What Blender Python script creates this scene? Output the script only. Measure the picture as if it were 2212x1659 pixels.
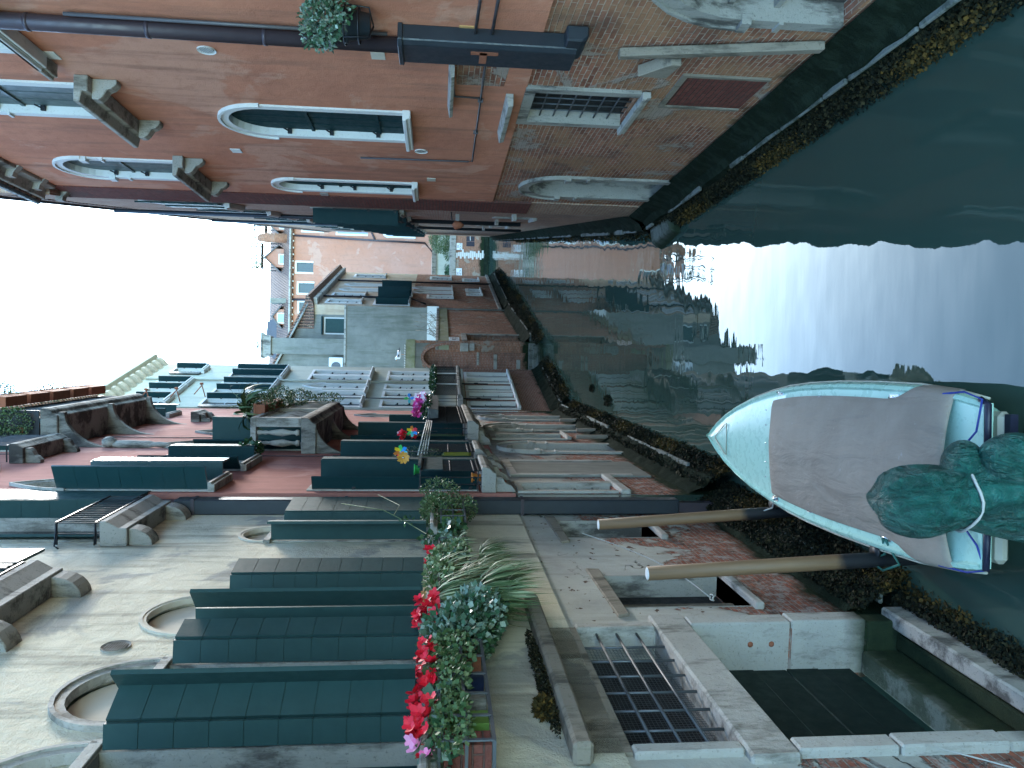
import bpy, bmesh, math, random
from mathutils import Vector, Matrix
R = math.radians
sc = bpy.context.scene
for o in list(bpy.data.objects): bpy.data.objects.remove(o)

# ---------------------------------------------------------------- camera (held on its side: world up points to picture left)
CAM_H, PITCH, ROLL = 5.0, R(5.5), R(.85)
FOC, CX, CY = 1661.0, 1106.0, 829.5
Rv = Vector((1, 0, 0)); Dv = Vector((0, -math.sin(PITCH), -math.cos(PITCH))); Fv = Vector((0, math.cos(PITCH), -math.sin(PITCH)))
e_a = Rv*math.cos(ROLL) - Dv*math.sin(ROLL); e_b = Rv*math.sin(ROLL) + Dv*math.cos(ROLL)
cd = bpy.data.cameras.new('camera'); cam = bpy.data.objects.new('camera', cd); sc.collection.objects.link(cam)
cam.matrix_world = Matrix(((e_b.x, e_a.x, -Fv.x, 0), (e_b.y, e_a.y, -Fv.y, 0), (e_b.z, e_a.z, -Fv.z, CAM_H), (0, 0, 0, 1)))
cd.sensor_width = 36; cd.lens = 36*FOC/2212; cd.clip_start = .05; cd.clip_end = 2000
sc.camera = cam
# ---------------------------------------------------------------- sky, sun, exposure
SUN_EL, SUN_AZ = R(24), R(20)
w = bpy.data.worlds.new('World'); sc.world = w; w.use_nodes = True
nt = w.node_tree; bg = nt.nodes['Background']; sk = nt.nodes.new('ShaderNodeTexSky')
sk.sky_type = 'NISHITA'; sk.sun_disc = False; sk.sun_elevation = SUN_EL; sk.sun_rotation = SUN_AZ
sk.air_density = 1.0; sk.dust_density = 0.3; sk.ozone_density = 2.8
tn = nt.nodes.new('ShaderNodeMix'); tn.data_type = 'RGBA'; tn.blend_type = 'MULTIPLY'; tn.inputs[0].default_value = 1; tn.inputs[7].default_value = (.92, 1.05, .99, 1); nt.links.new(sk.outputs[0], tn.inputs[6]); nt.links.new(tn.outputs[2], bg.inputs[0]); bg.inputs[1].default_value = .15
sl = bpy.data.lights.new('sun', 'SUN'); sl.energy = .65; sl.angle = R(12); sl.color = (1, .95, .88)
so = bpy.data.objects.new('sun', sl); sc.collection.objects.link(so); so.location = (20, 40, 40)
sd = Vector((math.sin(SUN_AZ)*math.cos(SUN_EL), math.cos(SUN_AZ)*math.cos(SUN_EL), math.sin(SUN_EL)))
so.rotation_euler = (-sd).to_track_quat('-Z', 'Y').to_euler()
sc.view_settings.view_transform = 'Standard'; sc.view_settings.look = 'None'; sc.view_settings.gamma = 1
sc.view_settings.exposure = 3.38
sc.cycles.max_bounces = 6; sc.cycles.diffuse_bounces = 4; sc.cycles.glossy_bounces = 3; sc.cycles.transmission_bounces = 3
sc.cycles.sample_clamp_indirect = 6

# ---------------------------------------------------------------- helpers
rnd = random.Random(7)
def U(a, b): return rnd.uniform(a, b)
class Fr:                                   # a facade frame: s along, d out of the wall, z up
    def __init__(s, P, S, N): s.P, s.S, s.N = Vector((P[0], P[1], 0)), Vector((S[0], S[1], 0)).normalized(), Vector((N[0], N[1], 0)).normalized()
    def W(f, s, d, z): return f.P + f.S*s + f.N*d + Vector((0, 0, z))
def left(P, az): a = R(az); return Fr(P, (math.sin(a), math.cos(a)), (math.cos(a), -math.sin(a)))
def right(P, az): a = R(az); return Fr(P, (math.sin(a), math.cos(a)), (-math.cos(a), math.sin(a)))
def front(P, az=90): return left(P, az)
G0 = Fr((0, 0), (1, 0), (0, 1))             # plain world axes: s=x, d=y
class MB:
    def __init__(m, F=G0): m.F = F; m.v = []; m.f = []; m.sm = []
    def add(m, pts, faces, smooth=False):
        b = len(m.v); m.v += [tuple(p) for p in pts]; m.f += [tuple(b+i for i in q) for q in faces]; m.sm += [smooth]*len(faces); return m
    def hexa(m, p): return m.add(p, [(0, 1, 2, 3), (7, 6, 5, 4), (0, 4, 5, 1), (1, 5, 6, 2), (2, 6, 7, 3), (3, 7, 4, 0)])
    def box(m, s0, s1, d0, d1, z0, z1):
        return m.hexa([(s0, d0, z0), (s1, d0, z0), (s1, d1, z0), (s0, d1, z0), (s0, d0, z1), (s1, d0, z1), (s1, d1, z1), (s0, d1, z1)])
    def quad(m, *p): return m.add(p, [tuple(range(len(p)))])
    def prism(m, prof, a0, a1, ax='s'):     # prof (d,z) along s ; or (s,z) along d ; or (s,d) along z
        n = len(prof)
        def q(p, a): return {'s': (a, p[0], p[1]), 'd': (p[0], a, p[1]), 'z': (p[0], p[1], a)}[ax]
        return m.add([q(p, a0) for p in prof]+[q(p, a1) for p in prof], [tuple(range(n)), tuple(range(2*n-1, n-1, -1))]+[(i, (i+1) % n, n+(i+1) % n, n+i) for i in range(n)])
    def tube(m, pts, r, n=8, cap=True, smooth=True):
        pts = [Vector(p) for p in pts]; k = len(pts); rr = r if isinstance(r, (list, tuple)) else [r]*k
        up = Vector((0, 0, 1)); V = []
        for i, p in enumerate(pts):
            t = (pts[min(i+1, k-1)]-pts[max(i-1, 0)]).normalized()
            a = t.cross(up if abs(t.z) < .9 else Vector((1, 0, 0))).normalized(); b = t.cross(a)
            V += [p+(a*math.cos(2*math.pi*j/n)+b*math.sin(2*math.pi*j/n))*rr[i] for j in range(n)]
        Fc = [(i*n+j, i*n+(j+1) % n, (i+1)*n+(j+1) % n, (i+1)*n+j) for i in range(k-1) for j in range(n)]
        if cap: Fc += [tuple(range(n)), tuple(range((k-1)*n, k*n))]
        return m.add(V, Fc, smooth)
    def lathe(m, c, prof, n=14, smooth=True):   # prof (r,z)
        V = [(c[0]+r*math.cos(2*math.pi*j/n), c[1]+r*math.sin(2*math.pi*j/n), c[2]+z) for r, z in prof for j in range(n)]; k = len(prof)
        return m.add(V, [(i*n+j, i*n+(j+1) % n, (i+1)*n+(j+1) % n, (i+1)*n+j) for i in range(k-1) for j in range(n)]+[tuple(range(n)), tuple(range((k-1)*n, k*n))], smooth)
    def blob(m, c, r, n=8, k=6, j=.0, smooth=True):
        prof = []; V = []
        for i in range(1, k):
            t = math.pi*i/k
            for a in range(n):
                q = 1+U(-j, j); V.append((c[0]+r[0]*q*math.sin(t)*math.cos(2*math.pi*a/n), c[1]+r[1]*q*math.sin(t)*math.sin(2*math.pi*a/n), c[2]-r[2]*q*math.cos(t)))
        return m.add(V, [(i*n+a, i*n+(a+1) % n, (i+1)*n+(a+1) % n, (i+1)*n+a) for i in range(k-2) for a in range(n)]+[tuple(range(n)), tuple(range((k-2)*n, (k-1)*n))], smooth)
    def build(m, name, mat, parent=None, bev=0, at=None, sub=0, norm=True):
        F = m.F; wv = [F.W(*p) for p in m.v]
        if parent is not None: org = root_of(parent)
        elif at is not None: org = F.W(*at)
        else:
            org = sum(wv, Vector())/len(wv); org.z = min(p.z for p in wv)
        me = bpy.data.meshes.new(name); me.from_pydata([p-org for p in wv], [], m.f)
        me.polygons.foreach_set('use_smooth', m.sm)
        if norm:
            bm = bmesh.new(); bm.from_mesh(me); bmesh.ops.recalc_face_normals(bm, faces=bm.faces); bm.to_mesh(me); bm.free()
        uv = me.uv_layers.new(name='UVMap').data
        for p in me.polygons:
            n = p.normal; ns, nd, nz = abs(n.dot(F.S)), abs(n.dot(F.N)), abs(n.z)
            for li in p.loop_indices:
                s, d, z = m.v[me.loops[li].vertex_index]
                uv[li].uv = (s, z) if nd >= ns and nd >= nz else ((d, z) if ns >= nz else (s, d))
        me.materials.append(mat)
        o = bpy.data.objects.new(name, me); sc.collection.objects.link(o)
        if parent is not None: o.parent = parent; ROOT[o.name] = org
        else: o.location = org; ROOT[o.name] = org
        if bev: b = o.modifiers.new('bevel', 'BEVEL'); b.width = bev; b.segments = 1; b.limit_method = 'ANGLE'
        if sub: b = o.modifiers.new('sub', 'SUBSURF'); b.levels = b.render_levels = sub
        return o
ROOT = {}
def root_of(o): return ROOT[o.name]
def tag(o, label, cat, group=None, kind=None):
    if label: o['label'] = label
    if cat: o['category'] = cat
    if group: o['group'] = group
    if kind: o['kind'] = kind
    return o
def thing(name, loc, label, cat, group=None):
    o = bpy.data.objects.new(name, None); o.empty_display_size = .2; sc.collection.objects.link(o); o.location = loc; ROOT[o.name] = Vector(loc)
    return tag(o, label, cat, group)

# ---------------------------------------------------------------- materials
class NT:
    def __init__(s, name):
        s.m = bpy.data.materials.new(name); s.m.use_nodes = True; s.t = s.m.node_tree; s.b = s.t.nodes['Principled BSDF']
        s.pos = s.n('ShaderNodeNewGeometry').outputs['Position']
    def n(s, ty, **kw):
        q = s.t.nodes.new(ty)
        for k, v in kw.items(): setattr(q, k, v)
        return q
    def L(s, a, b): s.t.links.new(a, b)
    def set(s, node, k, v):
        if hasattr(v, 'is_output'): s.L(v, node.inputs[k])
        else: node.inputs[k].default_value = v
    def map(s, vec, scale): q = s.n('ShaderNodeMapping'); s.L(vec, q.inputs[0]); q.inputs['Scale'].default_value = scale; return q.outputs[0]
    def noise(s, scale, detail=4, rough=.6, vec=None, st=None, dist=0):
        vec = vec or s.pos
        if st: vec = s.map(vec, st)
        q = s.n('ShaderNodeTexNoise'); s.L(vec, q.inputs['Vector']); q.inputs['Scale'].default_value = scale; q.inputs['Detail'].default_value = detail; q.inputs['Roughness'].default_value = rough; q.inputs['Distortion'].default_value = dist
        return q.outputs['Fac']
    def ramp(s, x, a, b, lo=0., hi=1.):
        q = s.n('ShaderNodeMapRange'); s.L(x, q.inputs[0]); q.inputs[1].default_value = a; q.inputs[2].default_value = b; q.inputs[3].default_value = lo; q.inputs[4].default_value = hi; return q.outputs[0]
    def math(s, op, a, b=0.):
        q = s.n('ShaderNodeMath', operation=op); s.set(q, 0, a); s.set(q, 1, b); return q.outputs[0]
    def mix(s, f, a, b):
        q = s.n('ShaderNodeMix', data_type='RGBA'); s.set(q, 0, f)
        for k, v in ((6, a), (7, b)):
            if hasattr(v, 'is_output'): s.L(v, q.inputs[k])
            else: q.inputs[k].default_value = (*v, 1)
        return q.outputs[2]
    def brick(s, c1, c2, mortar, bw=.25, rh=.068, ms=.006):
        uv = s.n('ShaderNodeUVMap'); uv.uv_map = 'UVMap'
        nz = s.n('ShaderNodeTexNoise'); s.L(uv.outputs[0], nz.inputs['Vector']); nz.inputs['Scale'].default_value = 3.
        add = s.n('ShaderNodeVectorMath', operation='MULTIPLY_ADD'); s.L(nz.outputs['Color'], add.inputs[0]); add.inputs[1].default_value = (.02, .02, 0); s.L(uv.outputs[0], add.inputs[2])
        q = s.n('ShaderNodeTexBrick'); s.L(add.outputs[0], q.inputs['Vector']); q.inputs['Scale'].default_value = 1
        q.inputs['Color1'].default_value = (*c1, 1); q.inputs['Color2'].default_value = (*c2, 1); q.inputs['Mortar'].default_value = (*mortar, 1)
        q.inputs['Mortar Size'].default_value = ms*1.35; q.inputs['Mortar Smooth'].default_value = .4; q.inputs['Brick Width'].default_value = bw; q.inputs['Row Height'].default_value = rh; q.inputs['Bias'].default_value = 0
        return q.outputs['Color'], q.outputs['Fac']
    def z(s):
        q = s.n('ShaderNodeSeparateXYZ'); s.L(s.pos, q.inputs[0]); return q.outputs['Z']
    def done(s, col, rough=.8, bump=None, dist=.01, strength=1., metal=0., spec=.5):
        s.set(s.b, 'Base Color', col if hasattr(col, 'is_output') else (*col, 1)); s.set(s.b, 'Roughness', rough); s.b.inputs['Metallic'].default_value = metal; s.b.inputs['Specular IOR Level'].default_value = spec
        if bump is not None:
            q = s.n('ShaderNodeBump'); s.L(bump, q.inputs['Height']); q.inputs['Distance'].default_value = dist; q.inputs['Strength'].default_value = strength; s.L(q.outputs[0], s.b.inputs['Normal'])
        return s.m
def tide(k, col, z0=.75, amp=.85):           # green-black growth that reaches up to the tide line
    zz = k.math('ADD', k.z(), k.math('MULTIPLY', k.math('SUBTRACT', k.noise(1.6, 5, .65), .5), amp))
    f = k.ramp(zz, z0+.12, z0-.12); g = k.mix(k.noise(9, 4), (.008, .016, .011), (.03, .045, .022))
    return k.mix(f, col, g), f
BR = ((.42, .14, .085), (.27, .085, .055), (.34, .29, .24))
def m_plaster(name, c, c2, stain, st_amt=.5, bump=.006, peel=None, sc_=1.2, tz=.75, grain=60, patch=None, chips=False):
    k = NT(name); col = k.mix(k.ramp(k.noise(sc_, 6, .62), .35, .65), c, c2)
    if patch: col = k.mix(k.ramp(k.noise(.55, 5, .6, dist=.6), .56, .6), col, patch)
    fl = k.noise(3.2, 5, .7); col = k.mix(k.ramp(fl, .52, .75, 0, .5), col, tuple(x*.62 for x in c))
    streak = k.noise(2.2, 5, .65, st=(1.6, 1.6, .18)); col = k.mix(k.ramp(streak, .5, .72, 0, st_amt), col, stain)
    h = k.math('ADD', k.math('MULTIPLY', k.noise(grain, 3, .6), .35), k.math('MULTIPLY', k.noise(6, 5, .6), 1.))
    if peel:                                # peeled areas baring the bricks: (threshold, extra towards the bottom, z of full plaster)
        th, zlow, zfull = peel
        bc, bf = k.brick(*BR); bc = k.mix(k.ramp(k.noise(14, 4), .35, .7), bc, (.16, .1, .08)); bc = k.mix(k.ramp(k.noise(5, 6, .75), .50, .60, 0, .85), bc, (.36, .33, .30))
        z_ = k.ramp(k.z(), zlow, zfull, .30, -.12); n1 = k.noise(1.1, 7, .68, dist=.4)
        f = k.ramp(k.math('ADD', n1, z_), th, th+.025); col = k.mix(f, col, bc)
        h = k.math('ADD', k.math('MULTIPLY', f, -2.2), k.math('SUBTRACT', h, k.math('MULTIPLY', k.math('MULTIPLY', bf, f), 1.2)))
    if chips:                               # knocked-out chips and hairline cracks of the render
        cf = k.ramp(k.math('ADD', k.noise(6.5, 3, .5, st=(1, 1, 1.5)), k.math('MULTIPLY', k.noise(.9, 3), .35)), .845, .86); col = k.mix(cf, col, (.13, .085, .065)); h = k.math('SUBTRACT', h, k.math('MULTIPLY', cf, 1.6))
        vo = k.n('ShaderNodeTexVoronoi'); vo.feature = 'DISTANCE_TO_EDGE'; vo.inputs['Scale'].default_value = .8
        wp = k.n('ShaderNodeVectorMath', operation='MULTIPLY_ADD'); nz2 = k.n('ShaderNodeTexNoise'); nz2.inputs['Scale'].default_value = 2.5; nz2.inputs['Detail'].default_value = 5; k.L(k.pos, nz2.inputs['Vector']); k.L(nz2.outputs['Color'], wp.inputs[0]); wp.inputs[1].default_value = (.7, .7, .7); k.L(k.pos, wp.inputs[2]); k.L(wp.outputs[0], vo.inputs['Vector'])
        kf = k.math('MULTIPLY', k.ramp(vo.outputs['Distance'], .012, .004), k.ramp(k.noise(1.3, 3), .5, .6)); col = k.mix(kf, col, (.08, .07, .06)); h = k.math('SUBTRACT', h, kf)
    if tz: col, tf = tide(k, col, tz)
    return k.done(col, .95, h, bump, 1, spec=.04)
def m_brick(name, c1=BR[0], c2=BR[1], mo=BR[2], plaster=None, amt=.6, tz=.75, dirt=(.09, .065, .055), warm=None):
    k = NT(name); bc, bf = k.brick(c1, c2, mo); bc = k.mix(k.ramp(k.noise(11, 4, .7), .4, .75, 0, .8), bc, tuple(x*.55 for x in c1))
    bc = k.mix(k.ramp(k.noise(.8, 6, .7), .5, .66, 0, .7), bc, dirt)
    h = k.math('ADD', k.math('MULTIPLY', bf, -1.), k.math('MULTIPLY', k.noise(25, 4, .7), .9))
    if warm: bc = k.mix(k.ramp(k.noise(1.4, 4), .45, .6, 0, .6), bc, warm)
    if plaster:
        f = k.ramp(k.noise(1.0, 7, .7, dist=.5), amt, amt+.05); pc = k.mix(k.noise(8, 5), plaster, tuple(x*.6 for x in plaster)); bc = k.mix(k.math('MULTIPLY', f, .85), bc, pc); h = k.math('ADD', h, k.math('MULTIPLY', f, 1.2))
    if tz: bc, _ = tide(k, bc, tz)
    return k.done(bc, .95, h, .014, 1, spec=.05)
def m_stone(name, c=(.48, .46, .42), dark=(.12, .115, .10), amt=.55, bump=.006, tz=None, sc_=2.5, rough=.85, spec=.10):
    k = NT(name); col = k.mix(k.noise(sc_, 6, .65), c, tuple(x*.72 for x in c)); col = k.mix(k.ramp(k.noise(sc_*.9, 6, .7, st=(1.4, 1.4, .4)), amt, amt+.12, 0, .85), col, dark)
    col = k.mix(k.ramp(k.noise(40, 3), .6, .7, 0, .5), col, dark)
    if tz: col, _ = tide(k, col, tz, .35)
    return k.done(col, rough, k.math('ADD', k.noise(12, 6, .7), k.math('MULTIPLY', k.noise(70, 3), .3)), bump, 1, spec=spec)
def m_paint(name, c, rough=.4, var=.25, metal=0., bump=.0012, rust=None, spec=.5, scale=5):
    k = NT(name); col = k.mix(k.noise(scale, 5, .6), tuple(x*(1+var) for x in c), tuple(x*(1-var) for x in c))
    if rust: col = k.mix(k.ramp(k.noise(4, 6, .7), .58, .7), col, rust)
    return k.done(col, k.ramp(k.noise(9, 4), .3, .7, rough*.8, rough*1.25), k.noise(30, 4), bump, 1, metal, spec)
def m_leaf(name, c1, c2, rough=.45, spec=.3):
    k = NT(name); oi = k.n('ShaderNodeNewGeometry').outputs['Random Per Island']
    col = k.mix(k.math('POWER', oi, 2.2), c1, c2); m = k.done(col, rough, None, spec=spec); k.b.inputs['Subsurface Weight'].default_value = 0
    return m
M = {}
M['orange'] = m_plaster('orange stucco', (.56, .235, .145), (.47, .19, .12), (.29, .14, .10), .8, .012, tz=None, patch=(.56, .28, .19))
M['brick_r1'] = m_brick('worn canal brick', (.42, .18, .115), (.20, .08, .055), (.58, .48, .38), plaster=(.44, .37, .31), amt=.535, tz=.72, warm=(.40, .22, .12), dirt=(.12, .08, .062))
M['brick_r2'] = m_brick('brown old brick', (.42, .26, .18), (.32, .19, .135), (.46, .38, .30), plaster=(.52, .43, .34), amt=.6, tz=.8, dirt=(.22, .16, .13))
M['quoin'] = m_brick('dark red coping brick', (.20, .07, .055), (.15, .055, .045), (.10, .07, .06), tz=None)
M['cream'] = m_plaster('cream weathered stucco', (.60, .545, .42), (.51, .465, .36), (.17, .16, .13), .9, .026, tz=None, sc_=1.1, patch=(.33, .32, .28))
M['cream_flat'] = m_plaster('smooth cream plaster', (.54, .49, .40), (.50, .45, .37), (.38, .33, .27), .4, .002, tz=None)
M['ochre'] = m_plaster('ochre reveal', (.50, .30, .13), (.44, .25, .1), (.3, .18, .1), .3, .003, tz=None)
M['grey_pl'] = m_plaster('grey flaking plaster', (.46, .44, .385), (.35, .335, .30), (.18, .17, .15), .5, .014, peel=(.583, .8, 3.3), chips=True, tz=.72)
M['grey_pl2'] = m_plaster('pale grey flaking render', (.33, .31, .275), (.26, .245, .22), (.15, .14, .125), .5, .014, peel=(.585, .6, 4.6), chips=True, tz=.95)
M['red'] = m_plaster('rose red stucco', (.37, .155, .125), (.31, .13, .105), (.20, .095, .08), .85, .008, tz=None, patch=(.41, .20, .165))
M['white'] = m_plaster('pale cream render', (.47, .47, .385), (.43, .435, .365), (.32, .31, .25), .5, .002, tz=None)
M['brick_l3'] = m_brick('neat red brick', (.42, .19, .13), (.34, .15, .10), (.5, .43, .37), tz=.75)
M['brick_l4'] = m_brick('buff and red brick', (.46, .21, .135), (.26, .115, .075), (.42, .36, .28), plaster=(.46, .40, .33), amt=.56, dirt=(.19, .14, .11), tz=.9)
M['cream_l4'] = m_plaster('buff brick render', (.52, .43, .33), (.44, .33, .235), (.32, .23, .165), .7, .012, tz=None)
M['grey_wall'] = m_plaster('grey cement render', (.235, .23, .205), (.175, .175, .155), (.10, .11, .085), .7, .004, tz=None)
M['mossy'] = m_plaster('mossy plaster', (.25, .26, .14), (.33, .33, .26), (.12, .14, .06), .6, .01, tz=None, sc_=3)
M['pink'] = m_plaster('salmon stucco', (.43, .225, .17), (.42, .195, .135), (.32, .18, .14), .6, .004, tz=None, sc_=.35, patch=(.45, .265, .21))
M['istria'] = m_stone('istrian stone', (.43, .405, .36), (.13, .12, .10), .51, .014)
M['istria_clean'] = m_stone('white window stone', (.74, .74, .71), (.42, .40, .36), .64, .003)
M['stone_old'] = m_stone('grey carved stone', (.36, .34, .30), (.06, .055, .05), .50, .012)
M['soot'] = m_stone('soot blackened stone', (.27, .25, .22), (.035, .032, .03), .44, .014, sc_=1.6)
M['istria_wet'] = m_stone('worn gate stone', (.45, .43, .385), (.14, .13, .11), .55, .016, tz=.72)
M['stone_wet'] = m_stone('canal edge stone', (.18, .19, .17), (.04, .05, .035), .48, .014, tz=.2)
M['stone_algae'] = m_stone('slimy step stone', (.25, .25, .21), (.05, .06, .035), .45, .014, tz=.62)
M['footing'] = m_stone('algae covered footing', (.020, .030, .020), (.008, .013, .008), .4, .03, sc_=4, rough=1., spec=.04)
M['sh_green'] = m_paint('green shutter paint', (.026, .060, .058), .5, .2, spec=.14)
M['sh_dark'] = m_paint('dark green shutter paint', (.010, .036, .040), .55, .15, spec=.09)
M['sh_gloss'] = m_paint('glossy green shutter paint', (.014, .055, .060), .36, .12, spec=.6)
M['sh_skylit'] = m_paint('shutter paint with painted light', (.45, .48, .44), .5, .12, spec=.2)  # pale copy of the shutter paint, sky light on the leaf put into colour
M['door'] = m_paint('old black green door paint', (.016, .026, .022), .6, .3, spec=.1, scale=3)
M['sh_blue'] = m_paint('grey blue shutter paint', (.06, .085, .10), .45, .15)
M['sh_grey'] = m_paint('grey green shutter paint', (.075, .105, .10), .5, .12)
M['iron'] = m_paint('black wrought iron', (.012, .014, .018), .5, .3, .3, rust=(.05, .025, .015))
M['steel'] = m_paint('grey iron bars', (.10, .11, .12), .5, .25, .5)
M['pipe'] = m_paint('dark drainpipe', (.050, .038, .048), .45, .15, .2)
M['duct'] = m_paint('lead grey duct paint', (.026, .034, .043), .45, .25, .3)
M['copper'] = m_paint('grey conduit', (.09, .085, .09), .5, .2, .2)
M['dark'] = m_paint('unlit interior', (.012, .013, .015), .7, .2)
k = NT('window glass'); M['glass'] = k.done((.02, .027, .032), .06, k.noise(2.5, 2), .002, 1, spec=.8)
M['wood'] = m_stone('weathered wood', (.27, .23, .18), (.08, .07, .055), .5, .008, sc_=3)
k = NT('pole wood'); gr = k.noise(14, 5, .7, st=(1, 1, .06)); c_ = k.mix(gr, (.25, .145, .07), (.12, .07, .035)); c_ = k.mix(k.ramp(k.math('ADD', k.z(), k.math('MULTIPLY', k.noise(4), .25)), 1.02, .9), c_, (.010, .011, .014))
M['pole'] = k.done(c_, .6, gr, .006)
M['terracotta'] = m_stone('terracotta', (.32, .12, .07), (.12, .06, .04), .6, .004)
k = NT('clay roof tiles'); uvn = k.n('ShaderNodeUVMap'); uvn.uv_map = 'UVMap'; wv_ = k.n('ShaderNodeTexWave'); wv_.bands_direction = 'X'; k.L(uvn.outputs[0], wv_.inputs[0]); wv_.inputs['Scale'].default_value = 1.6; wv_.inputs['Distortion'].default_value = .6; wv_.inputs['Detail'].default_value = 2
c_ = k.mix(k.noise(5, 5, .7), (.30, .13, .085), (.16, .10, .08)); c_ = k.mix(k.ramp(wv_.outputs['Fac'], .2, .6), (.05, .035, .03), c_); c_ = k.mix(k.ramp(k.noise(14, 4), .55, .65), c_, (.36, .28, .2))
M['tiles'] = k.done(c_, .85, wv_.outputs['Fac'], .06)
M['hull'] = m_paint('pale aqua gelcoat', (.42, .66, .54), .28, .04, spec=.5, bump=.0004)
M['hull_in'] = m_paint('beige stern gelcoat', (.34, .33, .26), .45, .12)
M['rub'] = m_paint('navy rubber', (.010, .012, .030), .45, .2)
k = NT('grey canvas'); cl = k.mix(k.ramp(k.noise(1.5, 5, .6), .35, .7), (.30, .25, .20), (.235, .19, .15)); cl = k.mix(k.ramp(k.noise(7, 6, .75), .63, .7, 0, .5), cl, (.40, .39, .38))
M['canvas'] = k.done(cl, .75, k.math('ADD', k.noise(3.0, 4, .55, st=(1.5, .45, 1), dist=.5), k.math('MULTIPLY', k.noise(160, 2), .02)), .05)
k = NT('green tarpaulin'); f1 = k.noise(3.0, 5, .62, st=(2.4, .8, 1.2), dist=1.5); cl = k.mix(k.ramp(f1, .38, .66), (.004, .052, .040), (.014, .125, .098)); cl = k.mix(k.ramp(k.noise(9, 5, .7), .6, .72, 0, .5), cl, (.05, .24, .19))
M['tarp'] = k.done(cl, .36, k.math('ADD', f1, k.math('MULTIPLY', k.noise(9, 5, .7, dist=2), .35)), .16, spec=.6)
M['rope'] = m_paint('pale rope', (.36, .35, .32), .8, .2); M['rope_blue'] = m_paint('blue rope', (.01, .03, .22), .6, .2); M['rope_green'] = m_paint('green rope', (.03, .13, .10), .7, .3)
M['chrome'] = m_paint('polished steel', (.6, .62, .65), .15, .05, 1.)
M['sheet_white'] = m_paint('white enamel', (.72, .74, .76), .4, .05)
M['ink'] = m_paint('black sign paint', (.03, .03, .04), .7, .1)
M['curtain'] = m_paint('pale blue curtain', (.30, .37, .50), .8, .1)
M['leaf_dark'] = m_leaf('dark glossy leaves', (.02, .055, .022), (.07, .14, .06), .35)
M['leaf_pale'] = m_leaf('silver variegated leaves', (.03, .085, .04), (.30, .38, .31), .35)
M['leaf_spider'] = m_leaf('spider plant blades', (.06, .11, .04), (.42, .46, .27), .55)
M['leaf_bush'] = m_leaf('shrub leaves', (.045, .09, .03), (.16, .20, .09), .6)
M['leaf_dry'] = m_leaf('dry grass blades', (.25, .2, .09), (.4, .36, .2), .7)
M['conifer'] = m_leaf('conifer sprays', (.05, .08, .045), (.11, .14, .08), .7)
M['weed'] = m_leaf('seaweed fronds', (.007, .009, .006), (.045, .038, .018), .8, .08)
M['weed_ochre'] = m_leaf('ochre seaweed', (.025, .022, .009), (.12, .07, .018), .8, .08)
M['petal_red'] = m_leaf('red petals', (.55, .008, .02), (.75, .02, .05), .5)
M['petal_pink'] = m_leaf('pink petals', (.70, .12, .30), (.80, .35, .55), .5)
M['petal_white'] = m_leaf('white and lilac petals', (.8, .75, .8), (.6, .45, .75), .5)
M['petal_mag'] = m_leaf('magenta petals', (.60, .03, .25), (.75, .2, .6), .5)
def flat(name, c, rough=.5): k = NT(name); return k.done(c, rough)
for n_, c_ in dict(col_red=(.7, .03, .05), col_orange=(.55, .18, .03), col_yellow=(.75, .55, .02), col_green=(.05, .5, .12), col_blue=(.02, .25, .7), col_lime=(.09, .17, .03), col_gold=(.6, .30, .05), col_olive=(.30, .30, .03), col_navy=(.008, .015, .05), col_aqua=(.05, .45, .5), col_white=(.75, .75, .75)).items(): M[n_] = flat(n_[4:]+' plastic', c_)
# water
k = NT('canal water'); v = k.map(k.pos, (.75, .95, 1))
h = k.math('ADD', k.noise(.9, 2, .5, vec=v), k.math('MULTIPLY', k.noise(3.5, 2, .5, vec=k.map(k.pos, (.35, 1.7, 1))), .06))
M['water'] = k.done(k.mix(k.noise(.5, 3), (.027, .052, .041), (.034, .060, .045)), .012, h, .035, .42)
k.b.inputs['IOR'].default_value = 1.36

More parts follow.
